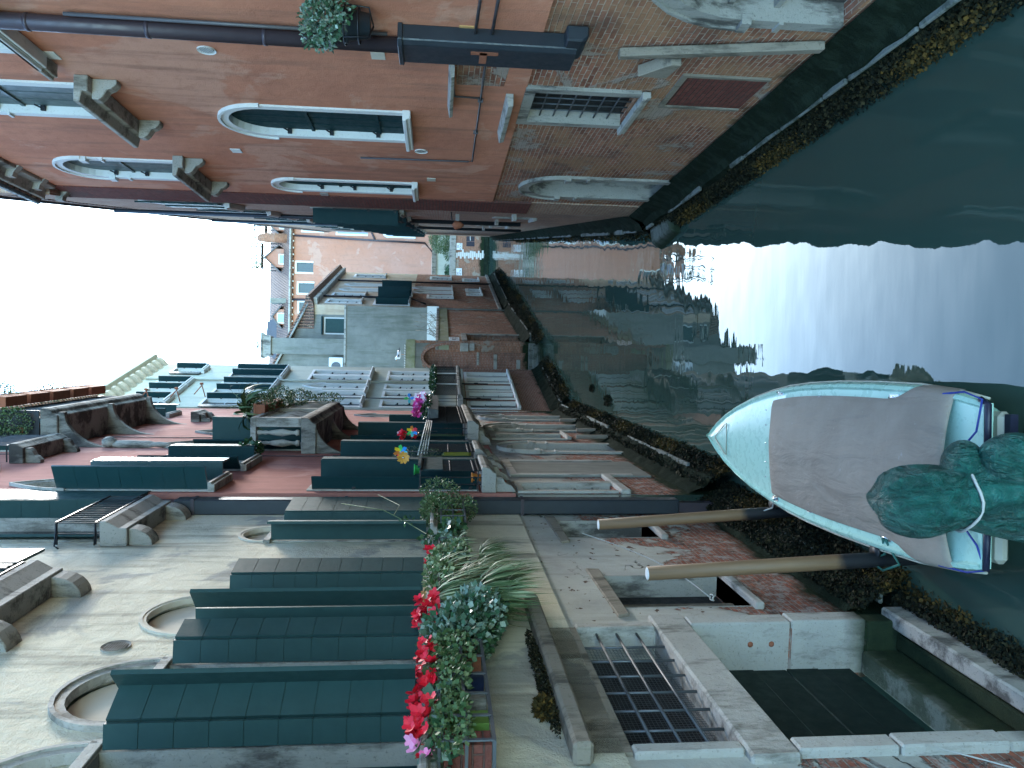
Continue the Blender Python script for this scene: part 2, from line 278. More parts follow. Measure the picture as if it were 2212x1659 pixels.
# ---------------------------------------------------------------- building kit
def arc(a, b, zs, rise, n=14, ogee=False):   # points of the arch from (a,zs) over the crown to (b,zs)
    c, r = (a+b)/2, (b-a)/2; out = []
    for i in range(n+1):
        t = math.pi*(1-i/n); x, y = math.cos(t), math.sin(t)
        if ogee: y = .62*y+.38*(1-abs(x))**1.6*1.0
        out.append((c+r*x, zs+rise*y))
    return out
def wall_into(m, s0, s1, z0, z1, holes, d=0., th=.5):
    """front sheet with real openings; hole=(a,b,z_bottom,z_top,rise,depth[,ogee])"""
    S = sorted({s0, s1} | {round(max(s0, min(s1, h[i])), 4) for h in holes for i in (0, 1)}); Z = sorted({z0, z1} | {round(max(z0, min(z1, h[i])), 4) for h in holes for i in (2, 3)})
    for i in range(len(S)-1):
        for j in range(len(Z)-1):
            cs, cz = (S[i]+S[i+1])/2, (Z[j]+Z[j+1])/2
            if any(h[0] < cs < h[1] and h[2] < cz < h[3] for h in holes): continue
            m.quad((S[i], d, Z[j]), (S[i+1], d, Z[j]), (S[i+1], d, Z[j+1]), (S[i], d, Z[j+1]))
    for h in holes:
        a, b, c, e, rise, dep = h[:6]; og = len(h) > 6 and h[6]
        a, b, c, e = max(a, s0), min(b, s1), max(c, z0), min(e, z1); zs = e-rise
        top = arc(a, b, zs, rise, 14, og) if rise > 0 else [(a, e), (b, e)]
        if rise > 0:
            n = len(top)//2
            for q in range(n): m.quad((top[q][0], d, top[q][1]), (top[q+1][0], d, top[q+1][1]), (a, d, e))
            for q in range(n, len(top)-1): m.quad((top[q][0], d, top[q][1]), (top[q+1][0], d, top[q+1][1]), (b, d, e))
        ring = [(a, c), (b, c)]+[(p[0], p[1]) for p in reversed(top)]
        for q in range(len(ring)):
            p, r = ring[q], ring[(q+1) % len(ring)]
            if p != r: m.quad((p[0], d, p[1]), (r[0], d, r[1]), (r[0], d-dep, r[1]), (p[0], d-dep, p[1]))
    return m
def back_box(m, s0, s1, z0, z1, d=0., deep=6):      # sides, rear and flat top so the house is a solid volume
    m.quad((s0, d, z0), (s0, -deep, z0), (s0, -deep, z1), (s0, d, z1)); m.quad((s1, d, z0), (s1, -deep, z0), (s1, -deep, z1), (s1, d, z1))
    m.quad((s0, -deep, z0), (s1, -deep, z0), (s1, -deep, z1), (s0, -deep, z1)); m.quad((s0, d, z1), (s1, d, z1), (s1, -deep, z1), (s0, -deep, z1)); return m
def surround(m, a, b, c, e, rise, w_, d0, d1, og=False, sill=False, n=14):   # stone band round an opening
    def ring(g):
        z = e-rise; t = arc(a-g, b+g, z, rise+g, n, og) if rise > 0 else [(a-g, e+g), (b+g, e+g)]
        return [(a-g, c)]+t+[(b+g, c)]
    I, O = ring(-.005), ring(w_)
    for q in range(len(I)-1):
        p, r, P, Q = I[q], I[q+1], O[q], O[q+1]
        m.quad((p[0], d1, p[1]), (r[0], d1, r[1]), (Q[0], d1, Q[1]), (P[0], d1, P[1])); m.quad((P[0], d1, P[1]), (Q[0], d1, Q[1]), (Q[0], d0, Q[1]), (P[0], d0, P[1])); m.quad((p[0], d1, p[1]), (r[0], d1, r[1]), (r[0], d0, r[1]), (p[0], d0, p[1]))
    for A, B in ((I[0], O[0]), (I[-1], O[-1])): m.quad((A[0], d0, A[1]), (B[0], d0, B[1]), (B[0], d1, B[1]), (A[0], d1, A[1]))
    return m
def filled(m, a, b, c, e, rise, d, og=False):        # flat panel that fills an opening
    t = arc(a, b, e-rise, rise, 14, og) if rise > 0 else [(a, e), (b, e)]
    m.quad((a, d, c), *[(p[0], d, p[1]) for p in t], (b, d, c)); return m
def sill_mb(F, a, b, z, out=.16, th=.10, over=.12, d0=0.):
    m = MB(F); m.prism([(d0, z-th), (out*.8, z-th), (out*.8, z-th*.55), (out, z-th*.5), (out, z), (d0, z)], a-over, b+over); return m
def leaf_panel(F, p0, p1, z0, z1, th=.035, boards=8, vert=False):   # shutter leaf standing on the plan segment p0-p1 (s,d), with horizontal board joints
    m = MB(F); v = Vector((p1[0]-p0[0], p1[1]-p0[1])); n = Vector((-v.y, v.x)).normalized()*th/2; g = .006
    for i in range(boards):
        a, b = z0+(z1-z0)*i/boards+g/2, z0+(z1-z0)*(i+1)/boards-g/2
        m.hexa([(p0[0]-n.x, p0[1]-n.y, a), (p1[0]-n.x, p1[1]-n.y, a), (p1[0]+n.x, p1[1]+n.y, a), (p0[0]+n.x, p0[1]+n.y, a), (p0[0]-n.x, p0[1]-n.y, b), (p1[0]-n.x, p1[1]-n.y, b), (p1[0]+n.x, p1[1]+n.y, b), (p0[0]+n.x, p0[1]+n.y, b)])
    n *= .7; u = v.normalized()*.004
    m.hexa([(p0[0]-n.x+u.x, p0[1]-n.y+u.y, z0+.01), (p1[0]-n.x-u.x, p1[1]-n.y-u.y, z0+.01), (p1[0]+n.x-u.x, p1[1]+n.y-u.y, z0+.01), (p0[0]+n.x+u.x, p0[1]+n.y+u.y, z0+.01)]+[(p0[0]-n.x+u.x, p0[1]-n.y+u.y, z1-.01), (p1[0]-n.x-u.x, p1[1]-n.y-u.y, z1-.01), (p1[0]+n.x-u.x, p1[1]+n.y-u.y, z1-.01), (p0[0]+n.x+u.x, p0[1]+n.y+u.y, z1-.01)])
    return m
def hinge(F, par, s, d, z, name='hinge'):
    m = MB(F); m.box(s-.03, s+.03, d-.02, d+.03, z-.025, z+.025); m.tube([(s, d+.02, z), (s, d+.08, z), (s, d+.1, z+.05)], .008, 5); return m.build(name, M['iron'], par)
def window(F, house, a, b, c, e, rise=0, og=False, fw=.13, proj=.035, dep=.22, mat='istria_clean', fill='glass', sill=True, bars=None, sout=.16, smat=None, mull=True, name='window', impost=False):
    """frame as the part; glass / shutters / sill as its sub-parts.  Returns the part"""
    m = MB(F); surround(m, a, b, c, e, rise, fw, -dep+.02, proj, og)
    if rise: surround(m, a-fw, b+fw, e-rise, e+fw, rise+fw, .035, 0., proj+.025, og)
    if impost:
        for x in (a-fw, b): m.box(x-.02, x+fw+.02, -.02, proj+.05, e-rise-.09, e-rise+.02); m.box(x-.01, x+fw+.01, -.02, proj+.03, e-rise-.36, e-rise-.32)
    wnd = m.build(name, M[mat], house)
    g = MB(F)
    if fill == 'glass':
        filled(g, a, b, c, e, rise, -dep+.05, og).build('glass_pane', M['glass'], wnd)
        f = MB(F); w_ = .045; cs = (a+b)/2
        for x0, x1 in ((a, a+w_), (b-w_, b), (cs-w_/2, cs+w_/2)): f.box(x0, x1, -dep+.055, -dep+.09, c, e-rise if rise else e)
        for q in range(4): zz = c+(e-rise-c)*q/3; f.box(a, b, -dep+.06, -dep+.085, zz-.02, zz+.02)
        f.build('sash', M['istria_clean'] if mull else M['sh_dark'], wnd)
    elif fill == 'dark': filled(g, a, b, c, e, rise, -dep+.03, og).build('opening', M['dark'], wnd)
    else:
        filled(g, a, b, c, e, rise, -dep+.05, og); sh = g.build('shutter', M[fill], wnd)
        f = MB(F); cs = (a+b)/2
        for x in (a+(b-a)*.25, cs, a+(b-a)*.75): f.box(x-.006, x+.006, -dep+.05, -dep+.056, c, e-rise*.3)
        for zz in (c+(e-c)*.15, c+(e-c)*.55): f.box(a, b, -dep+.05, -dep+.075, zz, zz+.05)
        f.build('shutter_batten', M[fill], wnd)
        h = MB(F)
        for zz in (c+(e-c)*.17, c+(e-c)*.45, c+(e-c)*.7): h.box(b-.05, b+.01, -dep+.06, -dep+.13, zz-.03, zz+.03); h.tube([(b-.02, -dep+.1, zz), (b-.12, -dep+.08, zz+.08)], .012, 5)
        h.build('hinge', M['iron'], wnd)
    if sill: sill_mb(F, a-fw, b+fw, c, sout, .11, .05).build('sill', M[smat or mat], wnd, bev=.008)
    if bars: grille(F, a, b, c, e, -dep*.45, bars, wnd)
    return wnd
def grille(F, a, b, c, e, d, n, par, r=.011, mat='steel', name='grille'):
    m = MB(F); nx, nz = n
    for i in range(nx): x = a+(b-a)*(i+1)/(nx+1); m.tube([(x, d, c), (x, d, e)], r, 6)
    for j in range(nz): z = c+(e-c)*(j+1)/(nz+1); m.tube([(a, d+.012, z), (b, d+.012, z)], r, 6)
    return m.build(name, M[mat], par)
def bifold(F, wnd, x, sgn, z0, z1, w1=.36, w2=.42, mat='sh_green', boards=8, lean=0., mode='L'):
    """folding shutter hinged at x; sgn +1 opens on the far side: one leaf square to the wall, the other turned along it"""
    if mode == 'L':
        A, B, C_ = (x, .03), (x+sgn*lean, w1), (x+sgn*(w2+lean), w1-.01)
        leaf_panel(F, A, B, z0, z1, boards=boards).build('shutter', M[mat], wnd); leaf_panel(F, (B[0]+sgn*.03, B[1]), C_, z0, z1, boards=boards).build('shutter', M[mat], wnd)
    elif mode == 'S': leaf_panel(F, (x, .03), (x+sgn*lean, w1), z0, z1, boards=boards).build('shutter', M[mat], wnd)
    elif mode == 'F': leaf_panel(F, (x+sgn*.03, .05), (x+sgn*w2, .06), z0, z1, boards=boards).build('shutter', M[mat], wnd)
    m = MB(F)
    for f in (.04, .35, .75): zz = z0+(z1-z0)*f; m.box(x-.035, x+.035, .02, .07, zz-.03, zz+.03)
    m.build('hinge', M['iron'], wnd)
def footing(F, house, s0, s1, zt=.72, out=.22, seed=1, mat='footing', name='footing', edge=True):
    r = random.Random(seed); m = MB(F); n = max(6, int((s1-s0)/.35)); prof = [(0., zt), (.05, zt-.10), (out*.55, zt-.28), (out, zt-.38), (out*1.05, zt-.6), (out*1.3, -.4)]
    V = [(s0+(s1-s0)*i/n, p[0]+r.uniform(-.015, .03)*(j > 0), p[1]+r.uniform(-.03, .03)*(j > 0)) for i in range(n+1) for j, p in enumerate(prof)]; k = len(prof)
    m.add(V, [(i*k+j, (i+1)*k+j, (i+1)*k+j+1, i*k+j+1) for i in range(n) for j in range(k-1)]); m.build(name, M[mat], house)
    if edge:
        s = s0
        while s < s1-.3:
            l = min(r.uniform(.5, 1.5), s1-s)
            if r.random() < .72: o = r.uniform(-.015, .015); MB(F).box(s+.02, s+l-.03, out*.35, out+.06+o, zt-.44, zt-.385+o).build('ledge_stone', M['stone_wet'], house, bev=.012)
            s += l
def seaweed(F, s0, s1, d0, d1, z0, z1, n, label, seed=3, size=.05):
    r = random.Random(seed); a, b = MB(F), MB(F)
    for i in range(n):
        t = r.random()**.8; s, d, z = r.uniform(s0, s1), d0+(d1-d0)*(1-t)+r.uniform(-.04, .05), z0+(z1-z0)*t+r.uniform(-.03, .03)
        och = (math.sin(s*1.7+r.uniform(-.6, .6)) > .35 and t < .55); m = b if och else a
        L_ = size*.62*r.uniform(.5, 1.8); w_ = L_*r.uniform(.25, .6); u = Vector((r.uniform(-1, 1), r.uniform(.1, 1), r.uniform(-1.3, .3))).normalized()*L_; v_ = u.cross(Vector((r.uniform(-1, 1), r.uniform(-1, 1), r.uniform(-1, 1)))).normalized()*w_
        p = Vector((s, d, z)); m.quad(p, p+u*.5+v_, p+u, p+u*.45-v_)
    o = a.build('seaweed', M['weed'], None, norm=False); tag(o, 'dark brown seaweed fringe '+label, 'seaweed', kind='stuff')
    if b.v: o2 = b.build('seaweed', M['weed_ochre'], None, norm=False); tag(o2, 'ochre yellow seaweed tufts '+label, 'seaweed', kind='stuff')
def corbel(m, s, w_, z, out, h):              # scrolled stone bracket under z
    pr = [(0, z), (out, z), (out, z-h*.28), (out*.82, z-h*.45), (out*.5, z-h*.62), (out*.42, z-h*.8), (out*.2, z-h), (0, z-h)]
    m.prism(pr, s-w_/2, s+w_/2)
def railing(F, par, s0, s1, d, z0, z1, n, r=.008, ends=True, mat='iron', d_in=.02, name='railing', knob=False):
    m = MB(F); P = []
    m.box(s0, s1, d-.02, d+.012, z1-.025, z1); m.box(s0, s1, d-.012, d+.008, z0+.05, z0+.07)
    for i in range(n+1): x = s0+(s1-s0)*i/n; P.append((x, d))
    if ends:
        for x in (s0, s1):
            m.box(x-.012, x+.012, d_in, d, z1-.025, z1); m.box(x-.01, x+.01, d_in, d, z0+.05, z0+.07); k_ = max(2, int((d-d_in)/.11))
            for i in range(1, k_): P.append((x, d_in+(d-d_in)*i/k_))
    for x, y in P: 
        m.tube([(x, y-.005, z0), (x, y-.005, z1)], r, 5, cap=False)
        if knob: m.blob((x, y-.005, z0+.12), (.02, .02, .035), 5, 4); m.blob((x, y-.005, (z0+z1)/2), (.017, .017, .03), 5, 4)
    return m.build(name, M[mat], par)
def text(F, s, d, z, body, size, par, mat='ink', name='lettering'):
    c = bpy.data.curves.new(name, 'FONT'); c.body = body; c.size = size; c.align_x = 'CENTER'; c.extrude = .003
    o = bpy.data.objects.new(name, c); sc.collection.objects.link(o); c.materials.append(M[mat])
    X = F.S; Y = Vector((0, 0, 1)); Z = X.cross(Y); o.matrix_world = Matrix(((X.x, Y.x, Z.x, 0), (X.y, Y.y, Z.y, 0), (X.z, Y.z, Z.z, 0), (0, 0, 0, 1)))
    p = F.W(s, d, z); bpy.context.view_layer.update(); dg = bpy.context.evaluated_depsgraph_get(); me = bpy.data.meshes.new_from_object(o.evaluated_get(dg)); mw = o.matrix_world.copy()
    bpy.data.objects.remove(o); me.transform(mw); q = bpy.data.objects.new(name, me); sc.collection.objects.link(q)
    if not me.materials: me.materials.append(M[mat])
    q.parent = par; q.location = p-root_of(par); ROOT[q.name] = root_of(par); return q

# ---------------------------------------------------------------- plants
def leaves(m, c, rad, n, L_=.05, w_=.45, droop=.2, r=rnd, up=0., shell=.35):
    n = int(n*1.7); L_ *= .78; w_ *= .85
    for i in range(n):
        q = Vector((r.gauss(0, 1), r.gauss(0, 1), r.gauss(0, 1))).normalized()*(shell+(1-shell)*r.random()**.5)
        p = Vector((c[0]+q.x*rad[0], c[1]+q.y*rad[1], c[2]+q.z*rad[2])); l = L_*r.uniform(.6, 1.4)
        u = (q+Vector((r.uniform(-.9, .9), r.uniform(-.9, .9), r.uniform(-.9, .9)+up-droop))).normalized()*l; v_ = u.cross(Vector((r.uniform(-1, 1), r.uniform(-1, 1), r.uniform(-1, 1)))).normalized()*l*w_
        m.quad(p, p+u*.45+v_, p+u, p+u*.45-v_)
def blades(m, c, n, L_=.4, w_=.008, out=1., r=rnd, lift=.5, dirb=(0, 0)):
    for i in range(n):
        a = r.uniform(0, 2*math.pi); l = L_*r.uniform(.5, 1.15); h = Vector((math.cos(a)*out+dirb[0], math.sin(a)*out+dirb[1], 0)).normalized(); sd = Vector((-h.y, h.x, r.uniform(-.5, .5)))*w_*1.5*r.uniform(.6, 1.2)
        p = Vector(c)+Vector((r.uniform(-.04, .04), r.uniform(-.04, .04), 0)); pts = []; k_ = 5; li = lift*r.uniform(.5, 1.2); dr = r.uniform(1., 1.9); P0 = p.copy()
        for j in range(k_+1): t = j/k_; pts.append(P0+h*(l*.62*math.sin(t*1.5))+Vector((0, 0, l*(li*t-dr*t*t*.75))))
        V = []
        for j, q in enumerate(pts): ww = sd*(1-(j/k_)**2*.95); V += [q-ww, q+ww]
        m.add(V, [(2*j, 2*j+1, 2*j+3, 2*j+2) for j in range(k_)], True)
def flower(m, c, s, n=5, r=rnd, dr=None):
    ax = Vector(dr) if dr else Vector((r.uniform(-1, 1), r.uniform(.2, 1), r.uniform(0, 1))); ax = ax.normalized(); t = ax.cross(Vector((.3, .2, .9))).normalized(); b = ax.cross(t); c = Vector(c)
    for i in range(n):
        a = 2*math.pi*i/n+r.uniform(-.2, .2); q = t*math.cos(a)+b*math.sin(a); e = ax.cross(q); ll = s*r.uniform(.8, 1.15)
        m.quad(c, c+q*ll*.5+e*ll*.42+ax*ll*.2, c+q*ll+e*ll*.2+ax*ll*.45, c+q*ll-e*ll*.2+ax*ll*.45, c+q*ll*.5-e*ll*.42+ax*ll*.2)
def plant(F, base, label, cat='plant', name='potted_plant', foliage=(), blade=(), petals=None, stem=True, leafmat='leaf_dark', group=None, r=rnd):
    t = thing(name, F.W(*base), label, cat, group)
    if foliage:
        m = MB(F)
        for c, rad, n, L_, w_ in foliage: leaves(m, c, rad, n, L_, w_, r=r)
        m.build('foliage', M[leafmat], t, norm=False)
    if blade:
        for lm, items in blade:
            m = MB(F)
            for c, n, L_, w_, li in items: blades(m, c, n, L_, w_, r=r, lift=li, dirb=(0, .5))
            m.build('foliage', M[lm], t, norm=False)
    if petals:
        for pm, pts, s in petals:
            m = MB(F)
            for p in pts: flower(m, p, s*r.uniform(.8, 1.2), r=r)
            m.build('flower', M[pm], t, norm=False)
    if stem:
        m = MB(F); cs = [f[0] for f in foliage] or [base]
        for c in cs[:4]: m.tube([base, ((base[0]+c[0])/2+.02, (base[1]+c[1])/2, (base[2]+c[2])/2), c], .006, 5)
        m.build('stem', M['leaf_bush'], t)
    return t
def pot(F, c, rt, rb, h, mat, label, group=None, square=False):
    m = MB(F)
    if square: m.prism([(c[0]-rb, c[1]-rb), (c[0]+rb, c[1]-rb), (c[0]+rb, c[1]+rb), (c[0]-rb, c[1]+rb)], c[2], c[2]+h*.9, 'z'); m.box(c[0]-rt, c[0]+rt, c[1]-rt, c[1]+rt, c[2]+h*.85, c[2]+h)
    else: m.lathe(c, [(rb, 0), (rt*.95, h*.82), (rt*1.08, h*.83), (rt*1.08, h), (rt*.9, h), (rt*.85, h*.9)], 16)
    o = m.build('flower_pot', M[mat], None); return tag(o, label, 'flower pot', group)

# ================================================================ SETTING
m = MB(); m.quad((-150, -150, 0), (150, -150, 0), (150, 250, 0), (-150, 250, 0)); tag(m.build('canal_water', M['water'], None, at=(0, 0, 0)), 'dark green canal water reflecting sky and houses', 'water', kind='structure')
m = MB(); m.quad((-400, -400, -1.6), (400, -400, -1.6), (400, 400, -1.6), (-400, 400, -1.6)); tag(m.build('canal_bed', M['footing'], None, at=(0, 0, -1.6)), 'muddy canal bed under the water', 'ground', kind='structure')
m = MB(); m.box(8, 60, 80.3, 150, -1.5, .9); tag(m.build('garden_ground', M['mossy'], None), 'garden ground behind the far brick wall', 'ground', kind='structure')
m = MB(); m.add([(-30, 45.5, -1.5), (1.2, 38.3, -1.5), (6.5, 57, -1.5), (-30, 60, -1.5), (-30, 45.5, .9), (1.2, 38.3, .9), (6.5, 57, .9), (-30, 60, .9)], [(0, 1, 5, 4), (1, 2, 6, 5), (2, 3, 7, 6), (3, 0, 4, 7), (4, 5, 6, 7), (0, 1, 2, 3)]); tag(m.build('courtyard_ground', M['mossy'], None), 'courtyard ground behind the brick garden wall', 'ground', kind='structure')

# ================================================================ R1  orange house on the right
F = right((3.8, 10), 0)
H = thing('orange_house', F.W(0, 0, 0), 'orange stucco house over bare brick base, with arched white stone windows and big drain box', 'house')
ORG = F
hu = [(-2.1, -.62, 9.75, 12.1, 0, .3), (.53, 1.62, 9.55, 12.05, .55, .24), (3.98, 5.08, 9.5, 11.72, .55, .24)]
hm = [(.98, 2.12, 5.55, 8.08, .57, .24), (4.83, 5.52, 5.55, 8.1, .36, .24)]
m = MB(F); wall_into(m, -9.5, 6.02, 3.92, 12.75, hu+hm); m.quad((-9.5, 0, 3.92), (6.02, 0, 3.92), (6.02, -.03, 3.92), (-9.5, -.03, 3.92)); back_box(m, -9.5, 6.02, 3.9, 12.75); m.build('stucco_wall', M['orange'], H)
hb = [(-.1, 1.0, 2.42, 3.80, 0, .26), (4.1, 5.3, .35, 3.32, .6, .6), (-4.6, -2.35, .85, 3.05, 1.1, .5)]
m = MB(F); wall_into(m, -9.5, 6.02, -.6, 3.92, hb, -.03); m.quad((6.02, -.03, -.6), (6.02, -6, -.6), (6.02, -6, 3.92), (6.02, -.03, 3.92)); m.quad((-9.5, -.03, -.6), (-9.5, -6, -.6), (-9.5, -6, 3.92), (-9.5, -.03, 3.92)); m.build('brick_base', M['brick_r1'], H)
footing(F, H, -9.5, 6.9, .8, .24, 5)
for i, h in enumerate(hu):
    wd = window(F, H, h[0], h[1], h[2], h[3], h[4], fw=.12, proj=.03, dep=.14, fill='sh_grey', sout=.2, impost=i in (1, 2))
    if i in (1, 2):
        m = MB(F); m.prism([(0, h[2]-.12), (.20, h[2]-.12), (.20, h[2]-.05), (.34, h[2]-.02), (.34, h[2]+.05), (0, h[2]+.05)], h[0]-.42, h[1]+.42)
        for x in (h[0]-.22, h[1]+.22): corbel(m, x, .16, h[2]-.12, .26, .3)
        m.build('corbel_sill', M['stone_old'] if i == 2 else M['istria'], wd, bev=.01)
    else: sill_mb(F, h[0]-.2, h[1]+.35, h[2], .2, .09).build('sill', M['istria'], wd, bev=.008)
for h in hm: window(F, H, h[0], h[1], h[2], h[3], h[4], fw=.11, proj=.03, dep=.13, fill='sh_dark', sout=.15)
window(F, H, *hb[0][:4], 0, fw=.13, proj=.02, dep=.2, fill='dark', mat='stone_old', sout=.10, smat='istria', bars=(4, 6))
for (a, b, c, e, ri, dp) in hb[1:]:
    m = MB(F); surround(m, a, b, c, e, ri, .16, -.5, .02); surround(m, a-.16, b+.16, e-ri, e+.16, ri+.16, .04, -.02, .05)
    for x in (a-.18, b-.02): m.box(x, x+.2, -.03, .07, e-ri-.10, e-ri); m.box(x+.01, x+.19, -.03, .05, e-ri-.45, e-ri-.4)
    dw = m.build('water_gate', M['stone_old'], H); filled(MB(F), a, b, c, e, ri, -.22 if a < 0 else -.48).build('door_leaf', M['soot'] if a < 0 else M['dark'], dw)
    if a < 0: g = MB(F); [g.box(a, b, -.2, -.12, z, z+.06) for z in (1.55, 2.05)]; g.build('iron_bar', M['stone_old'], dw)
# cornice with stone modillions and gutter
m = MB(F); m.prism([(0, 12.6), (.06, 12.6), (.08, 12.76), (.27, 12.80), (.27, 12.88), (0, 12.88)], -9.5, 6.05); m.build('cornice', M['stone_old'], H, bev=.01)
m = MB(F); m.prism([(0, 12.885), (.30, 12.885), (.30, 12.96), (-.5, 13.25), (-6, 14.6), (-6, 12.7), (0, 12.7)], -9.5, 6.08); m.build('roof', M['tiles'], H)
for i in range(13): x = -4.6+i*.92; m = MB(F); m.prism([(0, 12.55), (.12, 12.64), (.20, 12.66), (.20, 12.795), (0, 12.795)], x, x+.15); m.build('modillion', M['istria'], H)
m = MB(F); m.tube([(-9.5, .32, 12.96), (6.1, .32, 12.96)], .06, 8); m.build('gutter', M['duct'], H)
# small fittings of the facade
def vent(F, H, s, z, r=.085, mat='istria_clean'):
    m = MB(F); m.add([(s+r*math.cos(t*math.pi/8), .004, z+r*math.sin(t*math.pi/8)) for t in range(16)]+[(s+r*1.25*math.cos(t*math.pi/8), .018, z+r*1.25*math.sin(t*math.pi/8)) for t in range(16)]+[(s+r*1.25*math.cos(t*math.pi/8), 0, z+r*1.25*math.sin(t*math.pi/8)) for t in range(16)], [(i, (i+1) % 16, 16+(i+1) % 16, 16+i) for i in range(16)]+[(16+i, 16+(i+1) % 16, 32+(i+1) % 16, 32+i) for i in range(16)])
    v = m.build('vent', M[mat], H); g = MB(F)
    g.add([(s+r*math.cos(t*math.pi/8), .003, z+r*math.sin(t*math.pi/8)) for t in range(16)], [tuple(range(16))]); g.build('vent_hole', M['dark'], v); g = MB(F)
    for j in range(-4, 5): y = j*r/4.8; xx = math.sqrt(max(0, r*r-y*y)); g.box(s-xx, s+xx, .004, .014, z+y-.004, z+y+.004)
    g.build('vent_slat', M[mat], v)
vent(F, H, -.84, 7.71); vent(F, H, 2.7, 5.33)
for s, z, mt in ((3.12, 8.38, 'istria_clean'), (4.45, 5.18, 'cream_flat'), (-.45, 9.6, 'istria_clean'), (5.9, 7.35, 'istria'), (-1.72, 4.75, 'ochre'), (-.95, 5.75, 'cream_flat')): m = MB(F); m.box(s-.1, s+.1, 0, .012, z-.08, z+.08); m.build('wall_plate', M[mt], H)
m = MB(F); m.hexa([(-.9, 0, 4.20), (-.22, 0, 4.22), (-.22, .006, 4.22), (-.9, .006, 4.20), (-.9, 0, 4.86), (-.2, 0, 4.82), (-.2, .006, 4.82), (-.9, .006, 4.86)]); m.build('bare_patch', M['brick_r1'], H)
for s0, s1, z, th in ((-.85, .55, 4.90, .045), (0.02, 1.55, 4.14, .07)):
    m = MB(F); m.hexa([(s0, 0, z-th), (s1, 0, z-th), (s1, .16, z-th), (s0, .16, z-th), (s0, 0, z+.03), (s1, 0, z+.03), (s1, .18, z), (s0, .18, z)]); m.build('stone_ledge', M['istria'], H, bev=.006)
for s0, s1, z0, z1 in ((-.78, .2, .95, 2.0),):
    m = MB(F); m.box(s0, s1, -.03, -.022, z0, z1); m.build('bricked_opening', M['quoin'], H); m = MB(F)
    for x in (s0-.06, s1): MB(F).box(x, x+.06, -.03, .0, z0, z1+.0).build('bricked_frame', M['wood'], H)
    m.box(s0-.06, s1+.06, -.03, .0, z1, z1+.07); m.build('bricked_frame', M['wood'], H)
# downpipe and its big box
D = thing('drain_box', F.W(-1.3, .2, 3.4), 'large dark blue-grey metal drain box with downpipe on the orange wall', 'drainpipe')
m = MB(F); m.tube([(-1.60, .11, 12.7), (-1.50, .11, 5.45)], .085, 14); m.build('downpipe', M['pipe'], D)
for z in (11.9, 10.4, 9.3, 8.1, 6.9, 6.2): xx_ = -1.50-.1*(z-5.45)/7.25; MB(F).tube([(xx_, .11, z-.02), (xx_, .11, z+.02)], .092, 14).build('pipe_collar', M['pipe'], D)
m = MB(F); m.prism([(-1.78, 0), (-1.80, .17), (-1.74, .21), (-1.30, .21), (-1.24, .18), (-1.24, 0)], 3.55, 5.44, 'z'); m.build('duct_box', M['duct'], D, bev=.01)
m = MB(F); m.prism([(-1.81, 0), (-1.83, .18), (-1.76, .235), (-1.28, .235), (-1.21, .2), (-1.21, 0)], 5.43, 5.48, 'z'); m.build('box_lid', M['duct'], D, bev=.005)
m = MB(F); m.prism([(3.62+0, 0), (3.62, 0)] and [(0, 3.70), (.17, 3.70), (.17, 3.52), (.12, 3.46), (0, 3.46)], -1.99, -1.5); m.build('duct_elbow', M['duct'], D, bev=.02)
m = MB(F); m.box(-1.66, -1.38, .212, .215, 4.52, 4.60); m.box(-1.68, -1.60, .212, .215, 4.40, 4.70); m.build('rust_patch', M['terracotta'], D)
C = thing('conduit_pipe', F.W(-.7, .03, 4.4), 'thin dark conduit running from the drain box along the orange wall', 'pipe')
m = MB(F); m.tube([(-1.26, .1, 4.52), (-.9, .045, 4.50), (3.0, .045, 4.48), (3.04, .045, 4.55), (3.08, .045, 6.35)], .016, 6); m.tube([(.12, .045, 4.5), (.10, .045, 4.84), (-.7, .045, 4.9)], .014, 6); m.build('conduit', M['copper'], C)
m = MB(F)
for s in (.2, 1.5): m.box(s-.015, s+.015, .02, .07, 4.46, 4.53)
m.build('clip', M['copper'], C)
C = thing('conduit_pipe', F.W(-2.1, .03, 4.6), 'pair of thin iron pipes entering the drain box from the near side', 'pipe')
m = MB(F); m.tube([(-4.6, .05, 4.60), (-1.76, .06, 4.66)], .018, 6); m.tube([(-4.6, .05, 4.44), (-1.76, .06, 4.48)], .018, 6); m.build('conduit', M['copper'], C)
C = thing('conduit_pipe', F.W(-1.7, .03, 6), 'slim rusty pipe running beside the thick downpipe', 'pipe'); m = MB(F); m.tube([(-1.66, .05, 8.9), (-1.62, .05, 5.6)], .022, 6); m.build('conduit', M['copper'], C)
P_ = thing('mooring_timber', F.W(-1.6, .05, .8), 'old wooden timber post fixed upright against the brick base', 'timber post')
m = MB(F); m.hexa([(-1.98, .0, .85), (-1.86, .0, .85), (-1.86, .10, .85), (-1.98, .10, .85), (-1.52, .0, 3.02), (-1.40, .0, 3.02), (-1.40, .1, 3.02), (-1.52, .1, 3.02)]); m.build('post', M['wood'], P_, bev=.01)
m = MB(F); m.hexa([(-1.5, .02, 2.30), (-1.1, .02, 2.36), (-1.1, .16, 2.36), (-1.5, .16, 2.30), (-1.5, .02, 2.42), (-1.12, .02, 2.72), (-1.12, .16, 2.72), (-1.5, .16, 2.42)]); m.build('block', M['wood'], P_, bev=.01)
